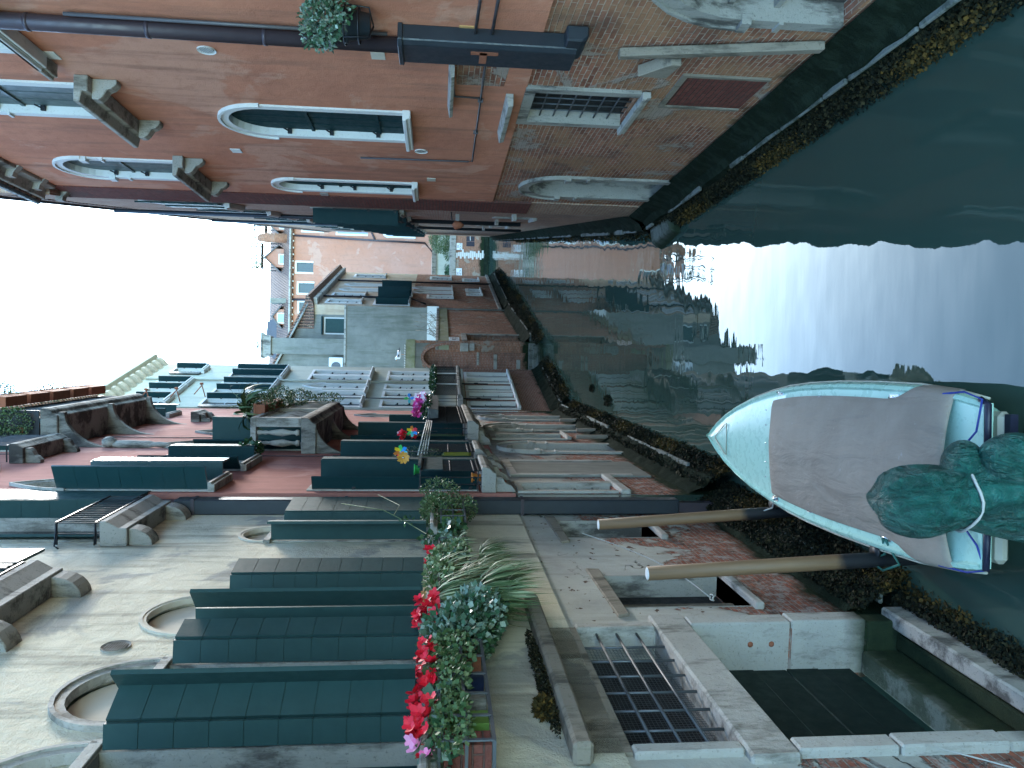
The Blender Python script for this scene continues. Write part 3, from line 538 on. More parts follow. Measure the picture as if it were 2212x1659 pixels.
# ring holder with potted plant
h_ = thing('pot_holder', F.W(-2.15, .1, 5.75), 'black iron ring holder fixed on the orange wall', 'pot holder')
m = MB(F)
for z, r_ in ((5.98, .19), (5.84, .17)): m.tube([(-2.15+r_*math.cos(t*math.pi/8), .22+r_*math.sin(t*math.pi/8), z) for t in range(17)], .009, 5)
for t in (0, 2.1, 4.2): m.tube([(-2.15+.19*math.cos(t), .22+.19*math.sin(t), 5.98), (-2.15+.17*math.cos(t), .22+.17*math.sin(t), 5.74), (-2.15, .22, 5.7)], .009, 5)
m.build('ring', M['iron'], h_)
pot(F, (-2.15, .22, 5.73), .16, .12, .26, 'duct', 'dark pot held in the iron ring on the orange wall')
plant(F, (-2.15, .22, 6.0), 'pale leafed trailing plant in the wall pot at the top of the picture', foliage=[((-2.2, .22, 6.2), (.24, .2, .22), 420, .06, .45), ((-1.95, .24, 6.25), (.18, .16, .22), 200, .055, .45), ((-2.4, .2, 6.1), (.18, .18, .22), 150, .06, .45)], leafmat='leaf_pale')

# ================================================================ R2  long brown brick house
F = right((3.8, 16.9), 10.2)
H = thing('brick_house', F.W(0, 0, 0), 'long brown brick house on the right with rows of open shutters', 'house')
rows = []
for i, s in enumerate((.75, 5.0, 7.8, 11.5, 16.0, 20, 25, 31)): rows.append((s, s+1.15, 9.75, 11.5)); rows.append((s+.55, s+1.6, 5.95, 7.9))
lows = [(3.2, 4.0, 2.6, 3.5), (7.4, 8.2, 2.6, 3.5), (12, 13, 2.5, 3.5), (18, 19, 2.5, 3.5)]
m = MB(F); wall_into(m, 0, 50, -.6, 14.3, [(*r_, 0, .2) for r_ in rows+lows]); back_box(m, 0, 50, -.6, 14.3, 0, 7); m.build('brick_wall', M['brick_r2'], H)
footing(F, H, 0, 50, .85, .3, 8)
m = MB(ORG); m.box(6.02, 6.95, -.5, .02, 3.1, 12.7); m.build('corner_quoin', M['quoin'], H); m = MB(ORG); m.box(6.02, 6.95, -.5, .0, -.6, 3.1); m.build('corner_pier', M['brick_r2'], H)
m = MB(F); m.prism([(-.1, 14.15), (.02, 14.15), (.04, 14.3), (.04, 14.42), (-7, 16.5), (-7, 14.2)], -.3, 50.1); m.build('roof', M['tiles'], H)
m = MB(F); m.tube([(-.3, .06, 14.35), (50, .06, 14.35)], .04, 8); m.build('gutter', M['duct'], H)
m = MB(F); m.box(-.9, .05, -1.2, .03, 12.7, 14.1); m.build('corner_coping', M['brick_r2'], H)
for i, r_ in enumerate(rows):
    up = r_[2] > 8; wn = window(F, H, *r_, 0, fw=.1, proj=.03, dep=.05 if up else .18, fill='glass', sout=.14, mat='istria_clean' if up else 'istria')
    mt = 'sh_dark'
    if up: bifold(F, wn, r_[0]-.12, -1, r_[2]+.02, r_[3], .34, .45, mt, 6, 0, 'F'); bifold(F, wn, r_[1]+.12, 1, r_[2]+.02, r_[3], .30, .45, mt, 6, 0, 'F')
    else:
        bifold(F, wn, r_[1]+.02, 1, r_[2]+.02, r_[3], .36, .3, mt, 6, 0, 'S'); bifold(F, wn, r_[0]-.3, -1, r_[2]+.02, r_[3], .36, .3, mt, 6, 0, 'S')
    if not up: railing(F, wn, r_[0]-.1, r_[1]+.1, .26, r_[2]-.06, r_[2]+.42, 8)
for r_ in lows: window(F, H, *r_, 0, fw=.1, proj=.02, dep=.15, fill='dark', sout=.1, mat='istria', bars=(3, 2))
for s, z in ((1.2, 3.28), (5.3, 3.4), (9.5, 3.3), (14, 3.3), (2.4, 4.6)): m = MB(F); m.box(s, s+.3, 0, .16, z-.07, z+.02); m.build('stone_bracket', M['istria'], H)
for i, s in enumerate((6.2, 15.8)):
    m = MB(F); m.tube([(s, .1, 14.3), (s, .1, 2.6-i)], .06, 8); m.build('downpipe', M['duct'], H)
L_ = thing('wall_lamp', F.W(1.2, .3, 4.4), 'small rust red iron lamp bracket on the brown brick wall', 'lamp'); m = MB(F); m.tube([(1.2, 0, 4.75), (1.2, .28, 4.72)], .015, 6); m.build('arm', M['iron'], L_); m = MB(F); m.lathe((1.2, .3, 4.45), [(.02, 0), (.07, .06), (.11, .2), (.03, .27)], 8); m.build('lamp_shade', M['terracotta'], L_)
seaweed(ORG, -5.2, 6.9, .14, .46, -.04, .42, 26000, 'along the foot of the orange house', 3)
seaweed(F, .2, 34, .2, .5, -.04, .42, 5000, 'along the foot of the long brick house', 4, .07)
m = MB(ORG); m.hexa([(5.7, .25, -.1), (7.1, .3, -.1), (7.1, .75, -.1), (5.7, .62, -.1), (5.75, .2, .28), (7.0, .25, .3), (7.0, .6, .24), (5.75, .52, .2)]); tag(m.build('fallen_stone', M['stone_wet'], None, bev=.03), 'flat white stone block lying at the water corner of the brick house', 'stone')

# ================================================================ L1  cream house on the left (nearest)
F = left((-2.45, 6.5), 3.6); L1 = F
H = thing('cream_house', F.W(0, 0, 0), 'cream weathered stucco house with tall open green shutters and flaking grey base', 'house')
blind = [(-2.12, -1.13), (-.73, .23), (.97, 2.01), (4.22, 4.94)]
ups = [(1.75-1.0, 2.55-1.0, 9.35, 11.9), (4.2, 5.5, 9.35, 11.9), (-2.6, -1.4, 9.35, 11.9)]
hu = [(a-.02, b+.02, 5.10, 7.24, 0, .22) for a, b in blind]+[(.9, 2.05, 9.42, 11.9, 0, .2), (4.35, 5.45, 9.42, 11.9, 0, .2), (-3, -1.8, 9.42, 11.9, 0, .2)]
m = MB(F); wall_into(m, -3.9, 6.0, 3.68, 13.6, hu+[(a-.03, b+.03, 7.30, 7.30+.04+(b-a)/2+.03, (b-a)/2+.03, .09) for a, b in blind]); back_box(m, -3.9, 6.0, 3.6, 13.6); m.quad((-3.9, 0, 3.68), (6, 0, 3.68), (6, -.04, 3.68), (-3.9, -.04, 3.68)); m.build('stucco_wall', M['cream'], H)
hb = [(-1.22, .95, -.45, 2.47, 0, .52), (-1.22, .92, 2.82, 3.62, 0, .34), (4.45, 5.45, 1.75, 3.12, 0, .35), (1.6, 2.68, 1.55, 2.98, 0, .35)]
m = MB(F); wall_into(m, -3.9, 6.0, -.6, 3.68, hb, -.035); m.quad((-3.9, -.035, -.6), (-3.9, -6, -.6), (-3.9, -6, 3.68), (-3.9, -.035, 3.68)); m.build('flaking_base_wall', M['grey_pl'], H)
m = MB(F); m.prism([(0, 13.45), (.4, 13.6), (.4, 13.75), (-6, 15.3), (-6, 13.5)], -3.9, 6.1); m.build('roof', M['tiles'], H)
footing(F, H, 1.3, 6.1, .66, .2, 12); footing(F, H, -3.9, -1.5, .66, .2, 13)
for i, (a, b) in enumerate(blind):
    m = MB(F); q_ = 1. if i < 2 else .45; surround(m, a, b, 7.26, 7.30+(b-a)/2+.02, (b-a)/2, .07*q_, -.05, .03*q_); surround(m, a-.07*q_, b+.07*q_, 7.26, 7.30+.07*q_+(b-a)/2+.02, (b-a)/2+.07*q_, .03, 0, .05*q_)
    wd = m.build('arched_window', M['istria'] if i < 2 else M['cream_flat'], H); filled(MB(F), a-.02, b+.02, 7.30, 7.32+(b-a)/2, (b-a)/2+.0, -.085).build('tympanum', M['cream_flat'], wd)
    m = MB(F); m.box(a-.12, b+.12, -.2, .05, 7.22, 7.31); m.build('lintel', M['istria'], wd, bev=.006)
    m = MB(F); surround(m, a, b, 5.1, 7.22, 0, .05, -.2, .02); m.build('jamb', M['ochre'] if i == 2 else M['stone_old'], wd)
    filled(MB(F), a, b, 5.1, 7.24, 0, -.19).build('glass_pane', M['glass'], wd)
    f = MB(F); cs = (a+b)/2
    for x0, x1 in ((a, a+.06), (b-.06, b), (cs-.04, cs+.04)): f.box(x0, x1, -.185, -.14, 5.1, 7.22)
    for z in (5.1, 5.8, 6.5, 7.14): f.box(a, b, -.18, -.145, z, z+.07)
    f.build('sash', M['sh_dark'], wd)
    nb = 9
    c0, e0 = ((b+.04, .20), (b+.33, .34)) if i == 0 else ((b+.05, .22), (b+(.33, .33, .40, .75)[i], .28))
    leaf_panel(F, (b+.02, .03), c0, 5.13, 7.20, boards=9).build('shutter', M['sh_green'], wd); leaf_panel(F, (c0[0]+.03, c0[1]), e0, 5.13, 7.20, boards=9).build('shutter', M['sh_green'], wd)
    leaf_panel(F, (a-.02, .03), (a-.03, .26), 5.13, 7.22, boards=1).build('shutter', M['sh_green'], wd); leaf_panel(F, (a-.03, .28), (a-.20, .48) if i < 3 else (a-.3, .33), 5.13, 7.22, boards=1).build('shutter', M['sh_green'], wd)
    sill_mb(F, a-.1, b+.1, 5.08, .30, .11, .12).build('sill', M['istria'], wd, bev=.012)
for j, (a, b) in enumerate(((-3, -1.8), (.9, 2.05), (4.35, 5.45))):
    m = MB(F); surround(m, a, b, 9.42, 11.9, 0, .12, -.18, .03); wd = m.build('window', M['istria'], H); filled(MB(F), a, b, 9.42, 11.9, 0, -.17).build('glass_pane', M['glass'], wd)
    leaf_panel(F, (a-.02, .03), (a-.16, .10), 9.5, 11.85, boards=6).build('shutter', M['sh_green'], wd); leaf_panel(F, (b+.02, .03), (b+.02, .30), 9.5, 11.85, boards=6).build('shutter', M['sh_green'], wd); leaf_panel(F, (b+.04, .29), (b+.85, .27), 9.5, 11.85, boards=6).build('shutter', M['sh_green'], wd)
    s0, s1 = a-.35, b+.25
    B = m = MB(F); m.prism([(0, 9.02), (.24, 9.02), (.24, 9.12), (.33, 9.28), (.33, 9.36), (0, 9.36)], s0, s1)
    for x in (s0+.06, s1-.28): m.prism([(0, 8.72)]+[(.22*math.sin(t*math.pi/12), 9.02-.30*math.cos(t*math.pi/12)) for t in range(0, 7)]+[(0, 9.02)], x, x+.26)
    bl = m.build('balcony_slab', M['stone_old'], H, bev=.01)
    railing(F, bl, s0+.03, s1-.03, .31, 9.36, 9.92, 15, .008)
    m = MB(F); m.tube([(s0+.03, .31, 9.9), (s0-.05, .02, 9.9), (s0-.12, .01, 9.82)], .01, 5); m.tube([(s0+.03, .31, 9.42), (s0-.02, .02, 9.42)], .01, 5); m.build('rail_stay', M['iron'], bl)
vent(F, H, .68, 7.83, .10, 'stone_old'); vent(F, H, -3.4, 8.6, .1, 'istria')
m = MB(F); m.tube([(-.95, .03, 9.4), (-.9, .03, 8.55), (-.86, .03, 8.18)], .012, 5); m.build('cable', M['pipe'], H)
# water gate with grille over it
a, b, c, e = hb[0][:4]
m = MB(F); m.box(a-.22, b+.28, -.3, .03, 2.465, 2.825); G_ = m.build('water_gate', M['istria'], H, bev=.02)
m = MB(F)
for z0, z1, q in ((1.425, 2.46, .0), (.625, 1.415, .012), (-.3, .615, -.01)): MB(F).box(b-.006, b+.22+q, -.515, .035+q, z0, z1).build('jamb_stone', M['istria_wet'], G_, bev=.015)
for z0, z1, q in ((1.725, 2.46, .0), (.9, 1.715, .01), (-.3, .89, -.005)): MB(F).box(a-.17-q, a+.006, -.515, .035+q, z0, z1).build('jamb_stone', M['istria_wet'], G_, bev=.015)
MB(F).box(b-.036, b+.1, -.3, .02, 2.83, 3.615).build('grille_jamb', M['istria'], G_, bev=.015); MB(F).box(a-.12, a+.006, -.3, .02, 2.83, 3.615).build('grille_jamb', M['istria'], G_, bev=.015)
for j, (x0, x1) in enumerate(((a, a+.45), (a+.46, b))):
    q = MB(F); nb = max(1, int((x1-x0)/.34))
    for t in range(5): z0 = .78+t*.34; q.box(x0+.004, x1-.004, -.50, -.46+.008*(t % 2), z0, z0+.328)
    q.build('door_leaf', M['door'], G_)
MB(F).box(a+.01, b-.01, -.51, -.27, -.3, .66).build('step', M['stone_algae'], G_, bev=.02); MB(F).box(a+.01, b-.01, -.265, -.1, -.3, .30).build('step', M['stone_algae'], G_, bev=.02)
m = MB(F); m.box(a-1.6, b+.22, -.06, .10, -.35, .34); m.build('threshold', M['stone_old'], G_, bev=.02)
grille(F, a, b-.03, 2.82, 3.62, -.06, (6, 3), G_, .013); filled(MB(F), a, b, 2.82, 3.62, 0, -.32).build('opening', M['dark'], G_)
m = MB(F)
for i in range(60): x = a+(b-a)*i/60; m.box(x, x+.004, -.2, -.198, 2.82, 3.62)
for i in range(24): z = 2.82+.8*i/24; m.box(a, b, -.2, -.198, z, z+.004)
m.build('wire_mesh', M['steel'], G_)
for z in (1.62, 1.84): m = MB(F); m.blob((b-.008, -.19, z), (.008, .03, .03), 8, 6); m.build('rust_bolt', M['terracotta'], G_)
# timber beam above
Bm = MB(F); Bm.box(-1.47, 1.5, 0, .17, 3.93, 4.07); tag(Bm.build('timber_beam', M['wood'], None, bev=.025), 'long weathered beam set on the cream wall above the barred opening', 'beam')
m = MB(F); m.box(-1.3, .98, -.034, -.0, 3.62, 3.90); m.build('rotten_lintel', M['wood'], H)
m = MB(F); leaves(m, (-.2, .06, 4.12), (1.0, .05, .05), 900, .03, .5); tag(m.build('moss', M['weed'], None, norm=False), 'dark moss growing along the top of the timber beam', 'moss', kind='stuff')
m = MB(F); leaves(m, (-.75, .05, 4.17), (.14, .06, .06), 260, .06, .35); tag(m.build('dry_weed', M['weed_ochre'], None, norm=False), 'dry brown clump of weeds on the timber beam', 'weed')
for i, h in enumerate(hb[2:]):
    wd = window(F, H, *h[:4], 0, fw=.015, proj=-.03, dep=.33, fill='dark', mat='stone_old', sill=False)
    m = MB(F); m.hexa([(h[0]-.25, -.04, h[3]), (h[1]+.2, -.04, h[3]), (h[1]+.2, .0, h[3]), (h[0]-.25, .0, h[3]), (h[0]-.3, -.04, h[3]+.13), (h[1]+.25, -.04, h[3]+.16), (h[1]+.25, -.005, h[3]+.16), (h[0]-.3, -.005, h[3]+.13)]); m.build('lintel', M['wood'], wd, bev=.01)
    m = MB(F); m.box(h[0]-.1, h[1]+.08, -.3, .04, h[2]-.1, h[2]); m.build('sill', M['istria'], wd, bev=.015)
    m = MB(F); m.box(h[1]-.0, h[1]+.0+.012, -.34, -.05, h[2], h[3]); m.build('brick_reveal', M['quoin' if i else 'stone_old'], wd)
    m = MB(F); m.box((h[0]+h[1])/2-.02, (h[0]+h[1])/2+.02, -.24, -.2, h[2], h[3]); m.build('window_bar', M['wood'], wd)
# drainpipe on the joint with the red house
D = thing('drain_pipe', F.W(6.1, .1, .8), 'square dark purple drainpipe between the cream and the rose red house', 'drainpipe')
m = MB(F); m.box(5.74, 5.99, .0, .24, 1.05, 9.0); m.build('lower_pipe', M['duct'], D, bev=.02); m = MB(F); m.box(5.76, 5.99, .0, .2, 9.0, 13.3); m.build('upper_pipe', M['pipe'], D, bev=.02)
m = MB(F); m.box(5.8, 5.96, .02, .18, -.2, 1.05); m.build('pipe_foot', M['pipe'], D)
for z in (3.6, 6.4, 8.7): MB(F).box(5.73, 6.0, -.01, .25, z, z+.05).build('pipe_clamp', M['pipe'], D)
seaweed(F, 1.2, 6.3, .06, .44, -.04, .58, 26000, 'along the foot of the cream house', 6)
seaweed(F, -4, 1.3, .08, .36, -.05, .14, 9000, 'below the water gate threshold', 9)

# poles, ropes
def pole(x0, x1, y, zt, label):
    t = thing('mooring_pole', (x0, y, -.4), label, 'mooring pole', 'mooring poles beside the boat'); m = MB(); m.tube([(x0, y, -1.2), ((x0+x1)/2, y, .9), (x1, y, zt)], [.075, .078, .07], 14); m.build('pole', M['pole'], t, norm=True); m = MB(); m.blob((x1, y, zt), (.068, .068, .012), 14, 6); m.build('cut_end', M['istria_clean'], t)
    m = MB(); m.tube([(x0+.01, y, .42), (x0+.01, y, .45)], .084, 14); m.build('band', M['iron'], t)
pole(-1.60, -1.86, 10.1, 2.84, 'tawny wooden mooring pole farther from the camera, by the drainpipe'); pole(-1.70, -1.90, 7.62, 2.86, 'tawny wooden mooring pole nearer the camera, by the boat stern')
m = MB(); p0, p1 = F.W(4.2, .1, 2.95), F.W(1.62, .06, 2.02); m.tube([p0+(p1-p0)*t/10+Vector((0, 0, -.22*math.sin(math.pi*t/10))) for t in range(11)], .008, 5); m.tube([p1+Vector((.03*math.cos(t), .05*math.sin(t), -.02+.01*math.sin(3*t))) for t in [i*.5 for i in range(22)]], .009, 5)
tag(m.build('rope', M['rope'], None, norm=False), 'white line slung between the two dark wall openings, knotted at one end', 'rope')
m = MB(); p0, p1 = F.W(-1.42, .05, 1.55), F.W(-2.3, .1, .75); m.tube([p0+(p1-p0)*t/8+Vector((0, 0, -.08*math.sin(math.pi*t/8))) for t in range(9)], .006, 5); tag(m.build('rope', M['rope'], None, norm=False), 'thin pale cord hanging from the near jamb of the water gate', 'rope')

# ---- flowers of the cream house
def basket(s0, s1, z0, z1, label, d0=.06, d1=.36, mat='steel'):
    t = thing('iron_flower_box', F.W((s0+s1)/2, .2, z0), label, 'flower rack', 'iron flower racks under the sills'); m = MB(F)
    for z in (z0, (z0+z1)/2, z1):
        m.box(s0, s1, d1-.012, d1+.006, z-.012, z+.012); m.box(s0, s0+.02, d0, d1, z-.01, z+.01); m.box(s1-.02, s1, d0, d1, z-.01, z+.01)
    n = max(2, int((s1-s0)/.3))
    for i in range(n+1): x = s0+(s1-s0)*i/n; m.box(x-.012, x+.012, d1, d1+.012, z0, z1); m.box(x-.01, x+.01, d0, d1, z0-.012, z0)
    m.build('frame', M[mat], t)
basket(-1.75, .75, 4.62, 4.96, 'long grey iron flower rack with red flowers, nearest the camera'); basket(1.3, 3.0, 4.62, 4.96, 'grey iron flower rack hidden under spider plants'); basket(4.15, 5.2, 4.60, 4.93, 'small iron flower rack holding green pots by the drainpipe')
gp = 'pots standing in the iron racks'
for s, mt, r_, lb in ((-1.6, 'quoin', .11, 'brick red pot at the near end of the long flower rack'), (-1.33, 'col_lime', .11, 'lime green pot in the long flower rack'), (-1.05, 'stone_old', .12, 'pale grey pot in the long flower rack'), (-.72, 'col_navy', .13, 'navy blue pot in the long flower rack'), (-.38, 'terracotta', .13, 'brown clay pot in the long flower rack'), (-.02, 'terracotta', .12, 'brown clay pot under the ivy in the long flower rack'), (.4, 'duct', .12, 'black pot at the far end of the long flower rack'), (1.6, 'duct', .12, 'black pot under the nearest spider plant'), (2.2, 'terracotta', .13, 'clay pot among the spider plants'), (2.7, 'duct', .12, 'black pot at the far end of the spider plant rack'), (4.4, 'col_lime', .13, 'bright green square pot beside the drainpipe'), (4.85, 'terracotta', .12, 'clay pot under the grey green shrub')):
    pot(F, (s, .21, 4.63), r_, r_*.8, .3, mt, lb, gp, square=mt in ('col_lime', 'quoin'))
def heads(s0, s1, z0, z1, n, d0=.22, d1=.42): return [(U(s0, s1), U(d0, d1), U(z0, z1)) for _ in range(int(n*1.6))]
g1 = 'red cyclamens in the near flower rack'
for s, lb, pm, n in ((-1.62, 'pink and red cyclamen at the very near end of the rack', 'petal_pink', 5), (-1.38, 'crimson cyclamen with silvery leaves above the lime green pot', 'petal_red', 9), (-1.08, 'bright red cyclamen above the pale grey pot', 'petal_red', 9), (-.74, 'scarlet cyclamen above the navy pot', 'petal_red', 11), (-.42, 'crimson cyclamen with loose blooms above the clay pot', 'petal_red', 9)):
    fo = [((s, .25, 4.96), (.17, .13, .11), 46, .10, .5)]; pt = heads(s-.17, s+.17, 4.98, 5.14, n)
    if pm == 'petal_pink': pts = [(pm, pt[:4], .046), ('petal_red', heads(s-.1, s+.25, 5.02, 5.16, 10), .046)]
    else: pts = [(pm, pt, .046)]
    plant(F, (s, .21, 4.9), lb, 'cyclamen', 'cyclamen', fo, petals=pts, leafmat='leaf_pale' if s < -1 else 'leaf_bush', group=g1)
plant(F, (.15, .25, 4.9), 'bushy ivy with glossy silver leaves and dense red blooms in the middle of the ledge', 'ivy', 'ivy', [((.12, .28, 4.82), (.46, .24, .30), 1000, .075, .5), ((.45, .34, 4.62), (.34, .24, .26), 600, .07, .5), ((-.18, .3, 4.93), (.22, .15, .13), 160, .06, .5)], petals=[('petal_red', heads(.2, .75, 4.98, 5.16, 46, .2, .45), .046)], leafmat='leaf_pale')
plant(F, (-1.45, .38, 4.95), 'trailing grey green foliage over the near end of the flower rack', 'creeper', 'creeper', [((-1.5, .38, 4.88), (.4, .08, .14), 260, .05, .5), ((-.95, .40, 4.86), (.35, .08, .12), 220, .05, .5), ((-.45, .40, 4.84), (.35, .09, .16), 300, .05, .5)], leafmat='leaf_bush')
plant(F, (1.3, .35, 4.9), 'broad pale leaved ivy tangled in the nearest spider plant', 'ivy', 'ivy', [((1.3, .42, 4.95), (.45, .14, .16), 320, .06, .5), ((1.9, .42, 4.9), (.4, .12, .18), 260, .06, .5), ((2.3, .4, 4.75), (.3, .1, .15), 160, .055, .5)], leafmat='leaf_spider')
plant(F, (.1, .28, 4.8), 'dark leafy creeper hanging under the silver ivy', 'creeper', 'creeper', [((.25, .26, 4.66), (.45, .15, .2), 420, .07, .5), ((.75, .3, 4.45), (.22, .14, .14), 180, .06, .5)], leafmat='leaf_dark')
plant(F, (.95, .25, 4.95), 'huge hanging spider plant with long pale blades, nearest of the three', 'spider plant', 'spider_plant', blade=[('leaf_spider', [((.95, .25, 4.99), 230, .55, .009, .3), ((1.2, .3, 4.8), 170, .5, .008, .2), ((1.0, .4, 4.5), 150, .4, .007, .3), ((.8, .42, 4.3), 60, .3, .006, .5)]), ('leaf_bush', [((.9, .35, 4.6), 260, .5, .007, .15), ((1.15, .3, 4.35), 160, .4, .006, .2)]), ('leaf_dry', [((1.05, .25, 4.85), 50, .6, .006, .1)])], stem=False, group='spider plants under the sills')
plant(F, (1.75, .25, 4.95), 'spider plant in the middle with cascading pale green offshoots', 'spider plant', 'spider_plant', blade=[('leaf_spider', [((1.6, .25, 4.98), 120, .55, .010, .35), ((1.75, .4, 4.5), 50, .28, .008, .5), ((1.3, .38, 4.25), 60, .34, .007, .5)]), ('leaf_bush', [((1.5, .33, 4.6), 230, .45, .007, .15)])], stem=False, group='spider plants under the sills')
plant(F, (2.4, .25, 4.9), 'spider plant at the far end with thin dark green blades', 'spider plant', 'spider_plant', blade=[('leaf_spider', [((2.4, .25, 4.95), 80, .45, .009, .4), ((2.9, .3, 4.72), 45, .25, .008, .5)]), ('leaf_bush', [((2.1, .35, 4.5), 330, .36, .006, .3)])], stem=False, group='spider plants under the sills')
plant(F, (2.2, .3, 4.9), 'broad leaved ivy mixed with small orange blooms behind the spider plants', 'ivy', 'ivy', [((2.2, .3, 4.86), (.45, .16, .2), 260, .085, .55), ((3.1, .25, 4.88), (.35, .12, .14), 150, .08, .55)], petals=[('petal_red', heads(2.1, 2.7, 5.0, 5.1, 9), .05)], leafmat='leaf_pale')
plant(F, (4.6, .25, 4.9), 'grey green feathery shrub in front of the drainpipe', 'shrub', 'shrub', [((4.75, .3, 4.98), (.4, .26, .26), 1500, .05, .35), ((5.2, .5, 4.95), (.18, .2, .3), 500, .045, .35), ((4.9, .3, 4.6), (.3, .2, .2), 500, .045, .35)], leafmat='leaf_bush')
plant(F, (3.9, .2, 4.85), 'few dark ivy leaves trailing below the green pot', 'ivy', 'ivy', [((3.85, .25, 4.78), (.3, .1, .16), 90, .09, .6)], leafmat='leaf_dark')
t = thing('vine', F.W(3.2, .3, 4.95), 'thin vine tendril reaching up across the green shutter', 'vine'); m = MB(F); m.tube([(3.1, .3, 4.98), (3.5, .45, 5.4), (3.9, .5, 5.7), (4.3, .5, 6.3)], .006, 5); m.tube([(3.7, .48, 5.55), (4.2, .5, 5.5), (4.9, .5, 5.85)], .004, 5); m.build('stem', M['leaf_bush'], t, norm=False); m = MB(F); leaves(m, (3.15, .32, 5.08), (.1, .05, .1), 22, .09, .5); leaves(m, (3.5, .45, 5.38), (.06, .05, .12), 10, .06, .4); m.build('foliage', M['leaf_dark'], t, norm=False)

# ================================================================ L2  rose red house
F = left((-1.5, 18.76), 2.7); L2 = F
H = thing('red_house', F.W(0, 0, 0), 'rose red stucco house with stone balconies over a grey stone ground floor with arches', 'house')
top = [(-6.0, -5.2, 8.62, 11.75, .95), (-3.95, -2.95, 8.62, 11.2, .9), (-1.15, .05, 7.98, 11.3, 1.0), (1.6, 2.7, 7.98, 11.2, 1.0), (4.6, 5.5, 8.6, 11.0, .8), (7.3, 8.1, 8.6, 10.9, .8)]
low = [(-5.95, -5.05, 4.3, 7.02, 0), (-3.55, -2.5, 4.3, 7.0, 0), (-.1, 1.5, 4.3, 7.05, 0), (2.9, 3.8, 4.3, 7.0, .6), (7.2, 8.0, 5.2, 7.7, .6)]
att = [(-5.2, -4.3, 12.9, 14.9, 0), (-1.6, -.7, 13.75, 15.8, 0), (1.2, 2.2, 13.75, 15.8, 0), (6.2, 7.1, 13.4, 15.4, 0)]
m = MB(F); wall_into(m, -6.22, 9.75, 3.75, 16.9, [(h[0], h[1], h[2], h[3], h[4], .22, True) for h in top+low+att]); back_box(m, -6.22, 9.75, 3.7, 16.9); m.build('stucco_wall', M['red'], H)
gr = [(-6.0, -5.4, 1.95, 3.55, 0, .3), (-4.35, -2.75, 1.3, 3.5, 0, .12), (-1.15, .15, .42, 3.35, .62, .45), (1.35, 2.3, 1.6, 3.45, 0, .25), (3.35, 4.75, .42, 3.4, .7, .45), (6.6, 7.8, .42, 3.4, .55, .35)]
m = MB(F); wall_into(m, -6.22, 9.75, -.6, 3.75, gr, -.02); m.quad((9.75, 0, -.6), (9.75, -6, -.6), (9.75, -6, 3.75), (9.75, 0, 3.75)); m.build('ground_floor_wall', M['grey_pl2'], H)
footing(F, H, -6.2, 9.8, .78, .26, 22)
m = MB(F); m.prism([(0, 16.8), (.1, 16.8), (.45, 17.0), (.45, 17.12), (-6, 18.8), (-6, 16.8)], -6.8, 9.8); m.build('roof', M['tiles'], H)
for i, h in enumerate(top):
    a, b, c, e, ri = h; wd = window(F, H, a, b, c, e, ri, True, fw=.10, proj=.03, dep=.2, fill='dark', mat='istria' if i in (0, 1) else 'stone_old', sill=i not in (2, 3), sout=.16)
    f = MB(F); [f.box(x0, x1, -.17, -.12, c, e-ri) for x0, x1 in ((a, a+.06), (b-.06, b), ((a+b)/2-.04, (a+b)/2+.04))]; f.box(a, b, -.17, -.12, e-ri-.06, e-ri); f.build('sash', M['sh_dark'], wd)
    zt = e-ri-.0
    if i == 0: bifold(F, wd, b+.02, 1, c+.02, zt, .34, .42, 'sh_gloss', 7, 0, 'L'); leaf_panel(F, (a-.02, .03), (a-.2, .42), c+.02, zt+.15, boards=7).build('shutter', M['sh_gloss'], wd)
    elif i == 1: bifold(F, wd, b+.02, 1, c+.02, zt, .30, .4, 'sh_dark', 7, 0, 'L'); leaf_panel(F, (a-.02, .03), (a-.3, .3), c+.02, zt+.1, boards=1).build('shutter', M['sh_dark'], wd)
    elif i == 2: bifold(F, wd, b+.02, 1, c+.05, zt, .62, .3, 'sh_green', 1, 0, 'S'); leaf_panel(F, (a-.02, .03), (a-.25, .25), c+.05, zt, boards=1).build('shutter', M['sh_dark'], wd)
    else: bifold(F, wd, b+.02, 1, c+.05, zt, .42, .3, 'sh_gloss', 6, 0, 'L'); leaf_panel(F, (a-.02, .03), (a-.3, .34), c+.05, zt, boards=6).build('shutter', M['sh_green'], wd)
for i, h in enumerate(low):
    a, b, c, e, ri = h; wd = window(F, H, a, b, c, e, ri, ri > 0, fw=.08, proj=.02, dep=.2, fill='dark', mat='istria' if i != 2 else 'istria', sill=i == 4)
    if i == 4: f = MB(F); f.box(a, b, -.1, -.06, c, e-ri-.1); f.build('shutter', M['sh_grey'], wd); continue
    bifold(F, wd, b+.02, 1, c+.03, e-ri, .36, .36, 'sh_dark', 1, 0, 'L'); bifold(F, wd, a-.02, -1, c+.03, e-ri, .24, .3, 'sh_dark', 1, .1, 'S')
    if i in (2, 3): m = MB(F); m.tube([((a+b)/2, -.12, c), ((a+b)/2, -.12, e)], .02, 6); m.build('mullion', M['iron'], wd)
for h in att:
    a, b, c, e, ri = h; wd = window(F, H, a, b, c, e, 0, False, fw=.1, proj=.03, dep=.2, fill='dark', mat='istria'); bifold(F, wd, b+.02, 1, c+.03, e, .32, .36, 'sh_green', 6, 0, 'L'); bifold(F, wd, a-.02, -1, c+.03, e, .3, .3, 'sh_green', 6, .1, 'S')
# carved relief hanging below the big balcony
m = MB(F); m.blob((-.9, .07, 11.75), (.1, .1, .55), 8, 10, .12); m.blob((-.88, .12, 12.25), (.13, .13, .16), 8, 6, .1); m.blob((-.92, .08, 11.15), (.07, .06, .3), 8, 6, .1); m.build('carved_relief', M['stone_old'], H)
for s, z in ((-.5, 9.9), (5.9, 9.0)): pass
